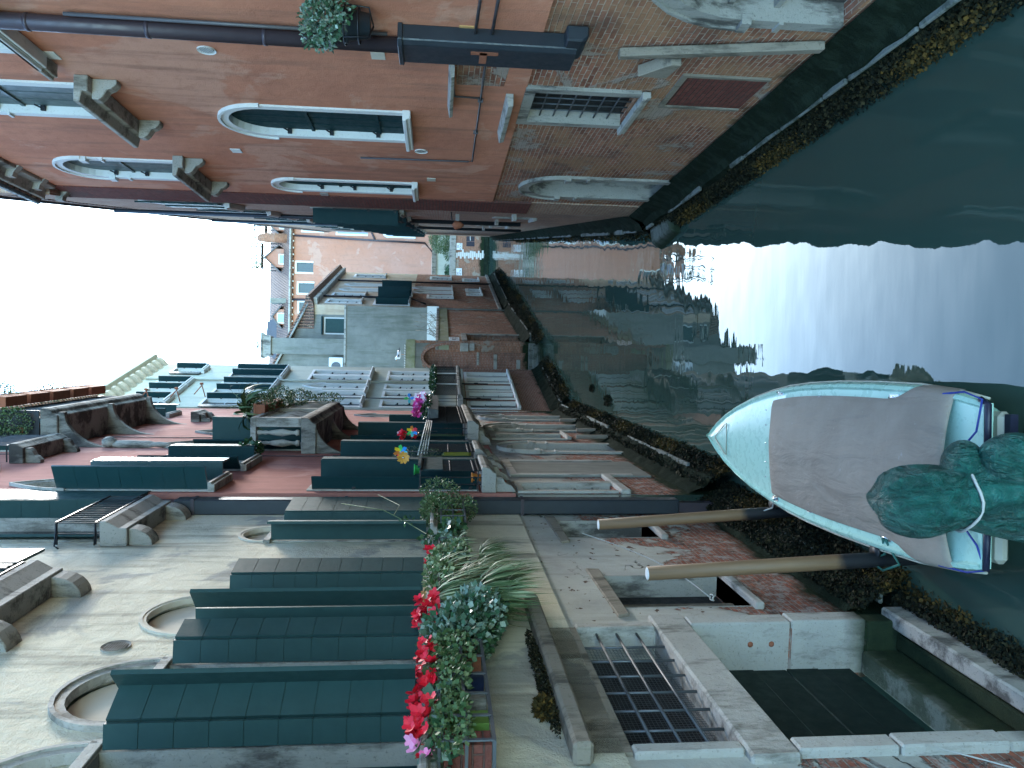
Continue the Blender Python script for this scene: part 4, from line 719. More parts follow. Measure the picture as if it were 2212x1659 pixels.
# --- ground floor openings
a, b, c, e = gr[0][:4]; wd = window(F, H, a, b, c, e, 0, fw=.10, proj=.02, dep=.3, fill='dark', mat='istria', sill=False); grille(F, a, b, c, e, -.08, (2, 4), wd, .014, 'istria')
m = MB(F); m.box(a-.15, b+.9, -.1, .05, c-.2, c-.03); m.build('sill', M['istria'], wd, bev=.02); m = MB(F); m.box(b+.02, b+.24, -.12, .03, c-.05, e+.1); m.build('jamb', M['istria'], wd, bev=.02)
a, b, c, e = gr[1][:4]; m = MB(F); surround(m, a, b, c, e, 0, .14, -.14, .03); wd = m.build('blind_niche', M['istria'], H); filled(MB(F), a, b, c, e, 0, -.11).build('niche_panel', M['grey_pl2'], wd)
m = MB(F); m.box(-4.5, -2.7, -.02, .012, .95, 3.62); m.build('render_panel', M['cream_l4'] if 0 else M['grey_wall'], H)
for i in (2, 4, 5):
    a, b, c, e, ri, dp = gr[i]; m = MB(F); surround(m, a, b, c, e, ri, .20, -.42, .03); surround(m, a-.2, b+.2, e-ri, e+.2, ri+.2, .05, -.02, .07)
    for x in (a-.24, b-.03): m.box(x, x+.27, -.35, .08, e-ri-.08, e-ri+.02); m.box(x+.01, x+.26, -.35, .06, e-ri-.16, e-ri-.11); m.box(x+.02, x+.25, -.35, .055, e-ri-.46, e-ri-.42)
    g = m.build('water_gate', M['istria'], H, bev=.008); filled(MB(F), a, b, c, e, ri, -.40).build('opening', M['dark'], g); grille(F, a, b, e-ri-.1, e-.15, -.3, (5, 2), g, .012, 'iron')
    m = MB(F); m.box(a-.1, b+.1, -.4, .12, .1, .5); m.build('step', M['stone_wet'], g, bev=.02); m = MB(F); m.box(a+.0, b-.0, -.38, -.36, c, e-ri-.15); m.build('door_leaf', M['wood'], g)
a, b, c, e = gr[3][:4]; wd = window(F, H, a, b, c, e, 0, fw=.12, proj=.02, dep=.22, fill='dark', mat='istria', sout=.1, bars=(3, 5))
# --- stone balconies with railings on the first floor
def balcony(s0, s1, d, zb, zt, corb, label='balcony', zr=None, mat='stone_old', knob=True, n=None):
    m = MB(F); m.prism([(0, zb), (d-.10, zb), (d-.08, zb+.06), (d-.03, zb+.10), (d, zb+.16), (d, zt), (0, zt)], s0, s1); bl = m.build('balcony_slab', M[mat], H, bev=.012)
    for x in corb: MB(F).prism([(0, zb), (d*.6, zb), (d*.58, zb-.10), (d*.35, zb-.16), (d*.25, zb-.26), (.05, zb-.30), (0, zb-.34)], x-.08, x+.08).build('corbel', M[mat], bl, bev=.008)
    if zr: railing(F, bl, s0+.06, s1-.06, d-.06, zt, zr, n or int((s1-s0)/.1), .009, knob=knob)
    return bl
b1 = balcony(-6.18, -4.7, .42, 4.02, 4.26, (-6.03, -4.9), zr=5.28); b2 = balcony(-3.75, -2.35, .40, 4.02, 4.26, (-3.6, -2.5), zr=5.28); b3 = balcony(-.25, 4.9, .62, 4.0, 4.28, (0, 2.3, 4.6), zr=5.25)
m = MB(F); m.box(-6.15, -4.7, .40, .44, 5.26, 5.31); m.box(-6.15, -4.7, .36, .38, 4.9, 5.22); m.build('rail_screen', M['sh_dark'], b1)
# --- balustrade balcony on the second floor
s0, s1, dd = -1.75, 3.3, .78
m = MB(F); m.prism([(0, 7.62), (dd-.14, 7.62), (dd-.1, 7.7), (dd-.02, 7.76), (dd, 7.82), (dd, 7.93), (0, 7.93)], s0, s1); SB = m.build('balcony_slab', M['soot'], H, bev=.012)
for x in (s0+.12, .9, s1-.12): MB(F).prism([(0, 7.62), (dd*.85, 7.62)]+[(dd*.85*(1-math.sin(t*math.pi/16)), 7.62-.78*(1-math.cos(t*math.pi/16))) for t in range(1, 9)], x-.06, x+.06).build('corbel', M['soot'], SB, bev=.008)
m = MB(F); m.box(s0, s1, dd-.2, dd, 8.88, 9.0); m.box(s0, s0+.2, 0, dd-.2, 8.88, 9.0); m.box(s0, s1, dd-.18, dd-.02, 7.93, 8.0)
for x in (s0, .7, s1-.2): m.box(x, x+.2, dd-.2, dd, 7.93, 8.88)
m.build('parapet', M['istria'], SB, bev=.01)
m = MB(F)
def bal(x, y): MB(F).lathe((x, y, 7.98), [(.06, 0), (.07, .06), (.04, .1), (.04, .16), (.085, .36), (.06, .55), (.035, .66), (.05, .72), (.035, .78), (.06, .86), (.06, .9)], 10).build('baluster', M['istria'], SB)
for i in range(8): bal(s0+.42+i*.25, dd-.1)
for i in range(8): bal(1.12+i*.25, dd-.1)
bal(s0+.1, .22); bal(s0+.1, .45)
# --- big balcony on the top floor with deep brackets
s0, s1, dd = -.95, 4.4, .86
m = MB(F); m.prism([(0, 13.32), (dd-.16, 13.32), (dd-.12, 13.42), (dd-.04, 13.46), (dd, 13.54), (dd, 13.68), (0, 13.68)], s0, s1); BB = m.build('balcony_slab', M['soot'], H, bev=.015)
for x in (s0+.13, 1.7, s1-.13): MB(F).prism([(0, 13.32), (dd*.9, 13.32), (dd*.9, 13.2)]+[(dd*.9*(1-math.sin(t*math.pi/16)), 13.2-1.0*(1-math.cos(t*math.pi/16))) for t in range(1, 9)], x-.07, x+.07).build('corbel', M['soot'], BB, bev=.01)
railing(F, BB, s0+.05, s1-.05, dd-.08, 13.68, 14.55, 44, .009, knob=False)
m = MB(F); m.box(s0, s0+.03, .05, dd-.05, 13.7, 15.4); m.build('trellis', M['iron'], BB)
for a, b, z, o in ((-3.3, -1.5, 13.0, .38), (4.9, 5.9, 12.2, .30), (7.6, 8.7, 11.2, .34)):
    m = MB(F); m.prism([(0, z-.16), (o-.08, z-.16), (o-.03, z-.06), (o, z-.02), (o, z+.1), (0, z+.1)], a, b)
    for x in (a+.15, b-.15): corbel(m, x, .16, z-.16, o*.75, .28)
    q = m.build('corbel_sill', M['soot'], H, bev=.01)
    if a < -3: railing(F, q, a+.05, b-.05, o-.04, z+.1, z+.95, 14, .009); mm = MB(F); mm.tube([(a+.02, .16+.14*math.cos(t*.4), z+.6+.3*math.sin(t*.4)) for t in range(17)], .01, 5); mm.build('rail_scroll', M['iron'], q)
for s, z in ((.9, 12.2), (-2.2, 7.6)): m = MB(F); m.tube([(s, .02, z+3), (s, .02, z-2.5)], .012, 5); m.build('cable', M['pipe'], H)
# plants and toys on the balconies of the red house
def planter(a, b, d0, d1, z0, z1, mat, label, F=F, g=None, n=1):
    m = MB(F)
    for i in range(n):
        x0, x1 = a+(b-a)*i/n, a+(b-a)*(i+1)/n-.03; m.hexa([(x0+.02, d0+.03, z0), (x1-.02, d0+.03, z0), (x1-.02, d1-.03, z0), (x0+.02, d1-.03, z0), (x0, d0, z1), (x1, d0, z1), (x1, d1, z1), (x0, d1, z1)]); m.box(x0-.01, x1+.01, d0-.01, d1+.01, z1-.05, z1)
    return tag(m.build('planter_box', M[mat], None, bev=.006), label, 'planter', g)
for i in range(5): planter(s0+.05+i*1.05, s0+1.0+i*1.05, dd-.02, dd+.26, 14.42, 14.75, 'terracotta', 'terracotta planter on the top balcony railing, '+('nearest the camera', 'second from the near end', 'middle one of five', 'second from the far end', 'at the far end')[i], g='planters along the top balcony')
plant(F, (-.4, dd+.1, 14.7), 'airy leggy shrub against the sky on the top balcony', 'shrub', 'shrub', [((-.3, dd+.25, 15.0), (.5, .35, .45), 500, .06, .4), ((.9, dd+.3, 15.0), (.6, .4, .5), 360, .05, .4)], leafmat='leaf_bush')
plant(F, (2.2, dd+.1, 14.7), 'yellow green tufts over the far end of the top balcony', 'shrub', 'shrub', [((2.3, dd+.15, 14.9), (1.3, .25, .22), 700, .05, .4)], leafmat='leaf_spider')
plant(F, (-.9, .6, 14.2), 'bright green bush drooping at the near corner of the top balcony', 'shrub', 'shrub', [((-1.05, .55, 14.2), (.25, .35, .4), 700, .055, .5), ((-1.0, .3, 14.9), (.3, .3, .5), 400, .06, .4)], leafmat='leaf_bush')
pot(F, (-.75, .35, 13.7), .2, .14, .4, 'terracotta', 'large clay pot on the near corner of the top balcony')
planter(-.6, 1.6, .72, .98, 8.95, 9.2, 'terracotta', 'long terracotta planter on the stone balustrade')
plant(F, (.6, .85, 9.15), 'dense silvery green bush spilling over the stone balustrade', 'shrub', 'shrub', [((.1, .9, 9.25), (.65, .32, .4), 1500, .05, .42), ((1.3, 1.0, 9.0), (.8, .3, .35), 1100, .05, .42), ((2.6, .95, 8.75), (.7, .22, .35), 700, .05, .42), ((3.4, .85, 8.1), (.35, .18, .45), 320, .06, .45)], leafmat='leaf_bush')
plant(F, (-.3, .8, 9.1), 'small arching palm rising from the stone balcony', 'palm', 'palm', blade=[('leaf_bush', [((-.3, .8, 9.35), 26, 1.1, .035, .9)]), ('leaf_spider', [((0, .95, 9.5), 26, .9, .006, 1.0)])], stem=False)
plant(F, (-2.9, .2, 8.7), 'leafy houseplant on the sill beside the stone balcony', 'shrub', 'shrub', [((-2.6, .22, 8.8), (.3, .16, .22), 160, .11, .5)], leafmat='leaf_dark')
fb = planter(-.2, 4.9, .64, .90, 4.98, 5.24, 'duct', 'long dark flower trough on the rail of the widest iron balcony')
plant(F, (2.0, .75, 5.2), 'row of pink, white and lilac blossoms filling the balcony trough', 'flowers', 'balcony_flowers', [((.5+i*.72, .78, 5.28), (.42, .16, .12), 90, .09, .5) for i in range(6)], petals=[('petal_mag', [(U(-.2, 2.6), U(.66, 1.0), U(5.38, 5.58)) for _ in range(54)], .09), ('petal_white', [(U(1.6, 4.2), U(.7, 1.0), U(5.36, 5.6)) for _ in range(60)], .09), ('petal_pink', [(U(2.6, 4.9), U(.7, .98), U(5.34, 5.54)) for _ in range(34)], .085)], leafmat='leaf_dark')
for s, z, d, lb in ((-1.05, 5.75, .34, 'red and cream flower head on a post, the higher of the two'), (-.85, 5.5, .34, 'red and cream flower head on a post, the lower of the two')):
    plant(F, (s, d, 4.3), lb, 'flower', 'paper_flower', [((s, d, z), (.05, .05, .04), 10, .06, .5)], petals=[('petal_red', [(s+U(-.06, .06), d+U(-.06, .06), z+U(-.02, .08)) for _ in range(14)], .07), ('petal_white', [(s+U(.0, .1), d+U(.02, .1), z+U(.04, .12)) for _ in range(5)], .06)], group='paper flowers on the balcony')
def pinwheel(s, d, z, r_, cols, label):
    t = thing('pinwheel', F.W(s, d, 5.2), label, 'pinwheel', 'pinwheels stuck in the balcony'); m = MB(F); m.tube([(s, d, 5.0), (s, d, z)], .006, 5); m.build('stick', M['copper'], t)
    n = len(cols)
    for i, c_ in enumerate(cols):
        a = 2*math.pi*i/n; m = MB(F); ca, sa = math.cos(a), math.sin(a); q = lambda u, v, w_: (s-.03-w_, d+u*ca-v*sa, z+u*sa+v*ca)
        m.add([q(0, 0, 0), q(r_*.5, -r_*.26, .02), q(r_, -r_*.05, .05), q(r_*.8, r_*.3, .03), q(r_*.4, r_*.25, 0)], [(0, 1, 2, 3, 4)]); m.build('vane', M[c_], t, norm=False)
    m = MB(F); m.blob((s-.06, d, z), (.02, .02, .02), 6, 5); m.build('hub', M['chrome'], t)
pinwheel(-5.35, .56, 5.62, .13, ['col_green', 'col_yellow', 'col_orange', 'col_red', 'col_blue', 'col_aqua', 'col_blue'], 'big rainbow pinwheel on the nearest iron balcony')
pinwheel(-5.95, .55, 5.55, .11, ['col_gold']*9, 'shiny gold pinwheel next to the drainpipe')
pinwheel(-1.75, .52, 5.55, .13, ['col_orange', 'col_yellow', 'col_green', 'col_aqua', 'col_blue', 'col_red'], 'orange and green pinwheel between the iron balconies')
pinwheel(4.5, .82, 5.85, .16, ['col_blue', 'col_green', 'col_aqua', 'col_blue'], 'blue and green pinwheel at the far end of the flower trough')
plant(F, (-4.0, .3, 4.4), 'wispy olive conifer standing between the iron balconies', 'conifer', 'conifer', [((-4.1, .3, 5.35), (.25, .2, .5), 700, .06, .12)], leafmat='conifer')
m = MB(F); m.hexa([(-3.0, .05, 4.3), (-2.6, .05, 4.3), (-2.6, .3, 4.3), (-3.0, .32, 4.3), (-2.9, .1, 4.9), (-2.72, .1, 4.9), (-2.72, .18, 4.9), (-2.9, .2, 4.9)]); tag(m.build('folded_cloth', M['col_olive'], None, bev=.05), 'olive yellow cloth bundled on the middle iron balcony', 'cloth')
pot(F, (-6.0, .22, 4.27), .08, .06, .16, 'col_orange', 'small orange pot in the nearest iron balcony')
pot(F, (-5.0, .2, 5.3), .10, .08, .1, 'col_green', 'tiny green dish on the rail of the nearest iron balcony')
m = MB(F); [m.tube([(-.25-i*.06, .62+i*.0, 5.25-i*.04), (-4.75+i*.3, .42-.03*i, 5.34-i*.05)], .012, 5) for i in range(4)]; tag(m.build('washing_lines', M['istria_clean'], None), 'pale rods stretched between the iron balconies', 'drying rods')
seaweed(F, -6.2, 9.6, .08, .5, -.04, .58, 28000, 'along the foot of the rose red house', 7, .06)
for s in (1.0, 2.6, 5.6): m = MB(F); m.tube([(s, .12, -.8), (s, .10, 1.1+.3*(s < 2))], .06, 8); tag(m.build('short_pile', M['wood'], None), {1.0: 'dark short pile against the red house, nearest of three', 2.6: 'dark short pile against the red house, middle of three', 5.6: 'dark short pile against the red house, farthest of three'}[s], 'pile', 'short piles at the foot of the red house')

# ================================================================ L3  tall pale house
F = left((-1.0, 28.96), 15); L3 = F
H = thing('pale_house', F.W(0, 0, 0), 'tall pale cream house with white framed windows, open shutters and a neat brick base', 'house')
cols = [(.25, 1.0), (1.6, 2.3), (2.75, 3.35), (4.0, 4.7), (4.95, 5.6)]; up3 = []
for ci, (a, b) in enumerate(cols): up3 += [(a, b, 5.25, 7.1, 0, 'g'), (a, b, 7.9, 10.35, .75 if ci in (1, 2) else 0, 'g'), (a, b, 11.55, 13.65, 0, 's')]+([(a, b, 14.95, 16.2, 0, 's')] if ci != 3 else [])
br3 = [(a, b, 1.95, 3.75, 0) for a, b in cols]
m = MB(F); wall_into(m, 0, 6.42, 3.9, 17.3, [(*h[:5], .2, True) for h in up3]); back_box(m, 0, 6.42, 3.8, 17.3, 0, 7); m.build('render_wall', M['white'], H)
m = MB(F); wall_into(m, 0, 6.42, -.6, 3.9, [(*h, .2) for h in br3], -.015); m.quad((6.42, 0, -.6), (6.42, -7, -.6), (6.42, -7, 3.9), (6.42, 0, 3.9)); m.build('brick_base', M['brick_l3'], H); footing(F, H, 0, 6.5, .74, .3, 31)
for j, h in enumerate(up3):
    a, b, c, e, ri, ty = h; wd = window(F, H, a, b, c, e, ri, True, fw=.10, proj=.035, dep=.18, fill='glass' if ty == 's' else 'sh_blue', mat='istria_clean', sout=.22)
    if ty == 's': bifold(F, wd, a-.1, -1, c+.02, e, .20, .32, 'sh_dark', 5, 0, 'F'); bifold(F, wd, b+.02, 1, c+.02, e, .26, .34, 'sh_dark', 5, 0, 'S'); leaf_panel(F, (b+.06, .25), (b+.34, .10), c+.02, e, boards=5).build('shutter', M['sh_skylit'], wd)  # last leaf is painted pale to stand for the lit shutter face
for h in br3: window(F, H, *h, fw=.12, proj=.03, dep=.2, fill='glass', mat='istria_clean', sout=.2, bars=(4, 2))
m = MB(F); m.prism([(0, 17.05), (.08, 17.05), (.12, 17.2), (.42, 17.32), (.42, 17.45), (-.3, 17.6), (-7, 18.6), (-7, 17.1)], -.1, 6.5); m.build('cornice', M['white'], H)
for i in range(11): x = .1+i*.6; m = MB(F); m.prism([(0, 16.80), (.2, 16.95), (.32, 17.1), (.32, 17.2), (0, 17.2)], x, x+.26); m.build('modillion', M['cream_flat'], H)
bl = MB(F); bl.prism([(0, 4.05), (.5, 4.05), (.6, 4.14), (.6, 4.24), (0, 4.24)], .05, 4.6); bl = bl.build('balcony_slab', M['stone_old'], H, bev=.01); railing(F, bl, .1, 4.55, .55, 4.24, 5.15, 48, .010)
m = MB(F)
for x in (1.6, 3.3): m.box(x, x+.05, .53, .58, 4.2, 5.2)
m.build('rail_post', M['istria_clean'], bl)
m = MB(F); leaves(m, (2.3, .6, 5.2), (2.35, .16, .12), 900, .10, .45); tag(m.build('garland', M['leaf_dark'], None, norm=False), 'dark green garland wound along the balcony rail of the pale house', 'garland')
for x in (1.35, 3.62): m = MB(F); m.box(x, x+.10, .02, .05, 2.9, 4.0); m.blob((x+.05, .05, 3.4), (.05, .04, .12), 6, 5); m.build('tie_anchor', M['iron'], H)
m = MB(F); m.tube([(3.68, .06, 16.8), (3.68, .06, 4.3)], .05, 8); m.build('downpipe', M['white'], H); m = MB(F); m.tube([(1.25, .06, 12), (1.2, .06, 5)], .02, 6); m.build('cable', M['copper'], H)
for x, z in ((-.1+.5, 15.6), (.6, 14.6), (1.3, 13.9)): m = MB(F); m.tube([(x, 0, z-.1), (x, .5, z)], .02, 5); m.tube([(x, .1, z+.3), (x, .45, z)], .02, 5); m.blob((x, .52, z), (.05, .05, .08), 6, 5); m.build('wall_lamp_arm', M['terracotta'], H)
# roof terrace of timber above
T = thing('roof_terrace', F.W(1, -1, 17.6), 'white and brown timber roof terrace on top of the pale house', 'roof terrace'); m = MB(F)
for x in (-1.2, .6, 2.4): m.box(x, x+.08, -.6, -.52, 17.0, 19.7)
for z in (18.2, 18.9, 19.6): m.box(-1.2, 2.48, -.6, -.54, z, z+.08)
for i in range(4): m.hexa([(-1.2+i*.9, -.57, 18.2), (-1.1+i*.9, -.57, 18.2), (-1.1+i*.9, -.53, 18.2), (-1.2+i*.9, -.53, 18.2), (-.5+i*.9, -.57, 19.6), (-.4+i*.9, -.57, 19.6), (-.4+i*.9, -.53, 19.6), (-.5+i*.9, -.53, 19.6)])
m.build('railing', M['istria_clean'], T); m = MB(F); m.box(-1.3, 2.6, -3, -.4, 17.75, 17.9); m.box(-1.3, 2.6, -.62, -.5, 17.9, 18.1); m.build('deck', M['wood'], T); m = MB(F); m.tube([(2.3, -.5, 17.6), (2.3, -.5, 21)], .04, 6); m.blob((2.3, -.5, 21), (.06, .06, .12), 6, 5); m.build('flag_pole', M['wood'], T)
seaweed(F, 0, 6.5, .25, .75, -.04, .42, 2600, 'at the foot of the pale house', 10, .09)

# ================================================================ L4  arch wall, garden wall, grey gable house, gothic brick house
F = front((0, 37.5)); H = thing('arch_wall', F.W(1.2, 0, 0), 'old brick arch walled up with red brick, pale plaster and mossy top, by the pale house', 'wall')
m = MB(F); wall_into(m, -.9, 2.06, -.6, 6.15, [(.62, 1.86, .3, 5.72, 1.3, .45)], 0); m.quad((2.06, 0, -.6), (2.06, -.6, -.6), (2.06, -.6, 6.15), (2.06, 0, 6.15)); m.build('brick_wall', M['brick_l4'], H)
m = MB(F); surround(m, .62, 1.86, 4.3, 5.72, 1.3, .13, -.3, .02, n=20); m.build('arch_ring', M['brick_l3'], H)
m = MB(F); surround(m, .49, 1.99, 4.42, 5.85, 1.43, .03, 0, .012, n=20); m.add([(-.9, .010, 4.9), (.46, .010, 4.9), (.50, .010, 5.3), (.8, .010, 5.75), (1.24, .010, 5.89), (1.7, .010, 5.75), (1.93, .010, 5.4), (1.93, .010, 6.12), (-.9, .010, 6.12)], [tuple(range(9))]); m.build('plaster_spandrel', M['grey_wall'], H)
m = MB(F); filled(m, .62, 1.86, .3, 5.72, 1.3, -.42); m.build('infill', M['brick_l3'], H)
m = MB(F); m.box(-.9, 2.1, -.4, .06, 6.12, 6.58); m.build('mossy_coping', M['mossy'], H, bev=.02)
m = MB(F)
for i in range(22): x = -.8+i*.12; m.prism([(x, 6.58), (x+.08, 6.58), (x+.11, 6.64), (x+.03, 6.64)], -.1, .09, 'd')
m.build('coping_tiles', M['istria_clean'], H); m = MB(F)
for x0, x1, z0, z1, d in ((1.55, 1.95, 3.55, 3.95, .1), (.9, 1.55, 3.0, 3.12, -.38), (.7, 1.45, 2.1, 2.28, -.38), (.75, 1.2, .95, 1.15, -.36), (1.6, 1.95, 3.25, 3.5, .04)): m.box(x0, x1, -.45, d, z0, z1)
m.build('set_stone', M['istria'], H, bev=.02); m = MB(F)
for i in range(4): m.box(-.9, 2.0-i*.1, .1+i*.22, .34+i*.22, -.5, .62-i*.18)
m.build('step', M['stone_wet'], H, bev=.02)
def gull(F, s, d, z, lb, sc_=1):
    t = thing('seagull', F.W(s, d, z), lb, 'gull', None); m = MB(F); k_ = sc_
    m.blob((s, d, z+.22*k_), (.20*k_, .085*k_, .085*k_), 10, 8); m.blob((s-.17*k_, d, z+.34*k_), (.062*k_, .052*k_, .058*k_), 8, 6); m.tube([(s-.10*k_, d, z+.25*k_), (s-.16*k_, d, z+.33*k_)], [.07*k_, .05*k_], 8); m.build('body', M['sheet_white'], t)
    m = MB(F)
    for sd_ in (-1, 1): m.hexa([(s-.1*k_, d+sd_*.07*k_, z+.2*k_), (s+.3*k_, d+sd_*.03*k_, z+.19*k_), (s+.3*k_, d+sd_*.045*k_, z+.2*k_), (s-.1*k_, d+sd_*.095*k_, z+.2*k_), (s-.1*k_, d+sd_*.05*k_, z+.29*k_), (s+.22*k_, d+sd_*.03*k_, z+.25*k_), (s+.22*k_, d+sd_*.045*k_, z+.25*k_), (s-.1*k_, d+sd_*.08*k_, z+.29*k_)])
    m.build('wing', M['copper'], t); m = MB(F); m.tube([(s-.22*k_, d, z+.335*k_), (s-.29*k_, d, z+.32*k_)], [.014*k_, .004*k_], 6)
    for y in (-.03, .03): m.tube([(s, d+y*k_, z), (s+.01, d+y*k_, z+.16*k_)], .007*k_, 5)
    m.build('bill_and_legs', M['col_orange'], t)
gull(F, 1.35, -.1, 6.64, 'white seagull standing on the mossy top of the brick arch', 1.15)
F = left((2.02, 37.6), 12.7); H = thing('garden_wall', F.W(0, 0, 0), 'brown brick garden wall with a dark water door between the arch and the gothic house', 'wall')
m = MB(F); wall_into(m, 0, 12.8, -.6, 4.5, [(.45, 2.2, .75, 3.6, 0, .35)], 0); m.quad((0, 0, -.6), (0, -.5, -.6), (0, -.5, 4.5), (0, 0, 4.5)); m.build('brick_wall', M['brick_l4'], H)
m = MB(F); m.box(-.05, 12.8, -.4, .05, 4.5, 5.0); m.build('mossy_band', M['mossy'], H); m = MB(F); m.box(-.1, 12.8, -.4, .08, 5.0, 5.15); m.build('coping', M['stone_old'], H, bev=.02); footing(F, H, 0, 12.9, .9, .4, 41)
m = MB(F); m.box(.3, 2.4, -.1, .06, 3.6, 3.85); m.build('lintel', M['stone_old'], H); m = MB(F); m.box(.45, 2.2, -.34, -.3, .75, 3.6); m.build('door_leaf', M['rub'], H); m = MB(F); m.box(2.2, 2.5, -.1, .04, .7, 3.6); m.build('jamb', M['stone_old'], H); m = MB(F); m.box(.2, 2.6, -.2, .35, -.4, .5); m.build('step', M['stone_wet'], H, bev=.03)
S_ = MB(F); S_.box(.12, 1.1, .02, .05, 3.98, 4.5); S_ = tag(S_.build('notice_board', M['sheet_white'], None), 'white notice with grey lines above the dark water door', 'sign'); m = MB(F)
for i in range(5): m.box(.55, 1.0, .051, .054, 4.08+i*.075, 4.11+i*.075)
m.box(.22, .42, .051, .054, 4.16, 4.34); m.build('printed_lines', M['copper'], S_)
m = MB(F)
for i in range(26):
    x = U(1, 9); m.tube([(x, -.1, 5.1), (x+U(-.3, .3), U(0, .4), 5.5), (x+U(-.9, .9), U(0, .5), U(4.6, 6.4))], .012, 4)
tag(m.build('bare_creeper', M['wood'], None, norm=False), 'bare twiggy creeper over the top of the brick garden wall', 'creeper')
# grey gable house, facing the camera
F = front((0, 50.3)); H = thing('grey_house', F.W(0, 0, 0), 'plain grey cement house with a gable and tall grey chimney behind the garden wall', 'house')
m = MB(F)
def gable(m, x0, x1, zb, xr, zr, ze0, ze1, d=0, deep=9):
    m.add([(x0, d, zb), (x1, d, zb), (x1, d, ze1), (xr, d, zr), (x0, d, ze0)]+[(x0, d-deep, zb), (x1, d-deep, zb), (x1, d-deep, ze1), (xr, d-deep, zr), (x0, d-deep, ze0)], [(0, 1, 2, 3, 4), (9, 8, 7, 6, 5), (0, 5, 6, 1), (1, 6, 7, 2), (4, 9, 5, 0)])
gable(m, -7, 4.86, -.6, -1.5, 16.4, 13.4, 13.3); m.build('rendered_wall', M['grey_wall'], H)
m = MB(F); m.add([(-1.5, .35, 16.75), (5.1, .35, 13.45), (5.1, -9, 13.45), (-1.5, -9, 16.75), (-1.5, .35, 16.5), (5.1, .35, 13.2), (5.1, -9, 13.2), (-1.5, -9, 16.5)], [(0, 1, 2, 3), (7, 6, 5, 4), (0, 4, 5, 1), (1, 5, 6, 2), (3, 2, 6, 7)]); m.add([(-1.5, .35, 16.75), (-7.3, .35, 13.5), (-7.3, -9, 13.5), (-1.5, -9, 16.75), (-1.5, .35, 16.5), (-7.3, .35, 13.25), (-7.3, -9, 13.25), (-1.5, -9, 16.5)], [(0, 1, 2, 3), (7, 6, 5, 4), (0, 4, 5, 1), (1, 5, 6, 2)]); m.build('roof', M['tiles'], H)
m = MB(F); m.tube([(-1.5, .38, 16.5), (5.12, .38, 13.2)], .07, 6); m.build('gutter', M['istria'], H)
m = MB(F); m.box(-6, 4.8, 0, .75, -.6, 10.85); m.build('lower_render', M['grey_wall'], H); m = MB(F); m.box(-6, 4.86, -.05, .82, 10.85, 10.97); m.build('ledge', M['istria'], H); m = MB(F); m.box(-6, 4.9, .76, .80, 5.0, 5.75); m.build('white_band', M['istria_clean'], H)
C = MB(F); C.box(1.7, 2.7, 0, .6, 10.97, 15.6); C = C.build('chimney', M['grey_wall'], H); m = MB(F); m.prism([(1.6, 15.5), (2.8, 15.5), (2.95, 16.0), (1.45, 16.0)], -.1, .75, 'd'); m.box(1.4, 3.0, -.15, .8, 16.0, 16.12); m.build('chimney_cap', M['stone_old'], C)
window(F, H, 3.1, 4.03, 11.0, 12.25, 0, fw=.08, proj=.03, dep=.02, fill='dark', mat='istria_clean', sill=False); m = MB(F); m.box(3.12, 4.02, .03, .07, 11.0, 12.23); m.build('shutter', M['sh_green'], H); m = MB(F); m.box(3.0, 4.15, 0, .3, 12.4, 12.48); m.build('canopy', M['sh_dark'], H)
A = thing('air_conditioner', F.W(1.2, .9, 11), 'white air conditioner unit on the grey cement wall', 'air conditioner'); m = MB(F); m.box(.7, 1.52, .35, .7, 11.03, 11.9); m.build('casing', M['sheet_white'], A, bev=.02)
m = MB(F); m.add([(.98+.26*math.cos(t*math.pi/8), .705, 11.45+.3*math.sin(t*math.pi/8)) for t in range(16)], [tuple(range(16))]); m.build('fan_grille', M['steel'], A, norm=False)
gull(F, 2.2, .2, 16.12, 'seagull perched on the tall grey chimney', 1.3)
# gothic brick house
F = left((.8, 35.44), 15.6); H = thing('gothic_house', F.W(15.3, 0, 0), 'buff and brick house with pointed white windows and a dentilled cornice', 'house')
up4 = [(28.2, 29.6, 9.4, 11.7, 0, 0), (23.6, 24.5, 8.9, 11.9, .6, 1), (21.2, 22.1, 8.9, 12.0, .6, 1), (18.6, 19.8, 10.1, 12.2, 0, 0), (16, 17.1, 10.1, 12.2, 0, 0), (19.2, 20.6, 6.95, 9.05, 0, 2), (15.7, 17.6, 7.0, 9.1, 0, 2), (27.8, 29.2, 6.2, 8.6, 0, 0)]
dn4 = [(22.8, 23.6, 4.1, 6.8, .5, 1), (21.0, 21.8, 4.1, 6.8, .5, 1), (18.9, 19.9, 4.1, 5.7, 0, 0), (28, 29.3, 4.1, 5.6, 0, 0), (22.3, 23.2, 2.0, 2.9, 0, 0), (20.5, 21.4, 2.0, 2.9, 0, 0), (27.5, 28.6, 1.9, 3.0, 0, 0)]
m = MB(F); wall_into(m, 15.25, 31, 6.85, 13.0, [(a, b, c, e, ri, .25, True) for a, b, c, e, ri, _ in up4 if c > 6.85]); back_box(m, 15.25, 31, 6.8, 13.0, 0, 6); m.build('upper_wall', M['cream_l4'], H)
m = MB(F); wall_into(m, 15.25, 31, -.6, 6.85, [(a, b, c, e, ri, .25, True) for a, b, c, e, ri, _ in dn4], -.01); m.quad((15.25, -.01, -.6), (15.25, -6, -.6), (15.25, -6, 6.85), (15.25, -.01, 6.85)); m.quad((31, 0, -.6), (31, -6, -.6), (31, -6, 6.85), (31, 0, 6.85)); m.build('lower_wall', M['brick_l4'], H); footing(F, H, 15.2, 31, .9, .4, 43)
m = MB(F); m.box(15.2, 31.05, -.1, .1, .95, 1.15); m.build('stone_course', M['stone_old'], H)
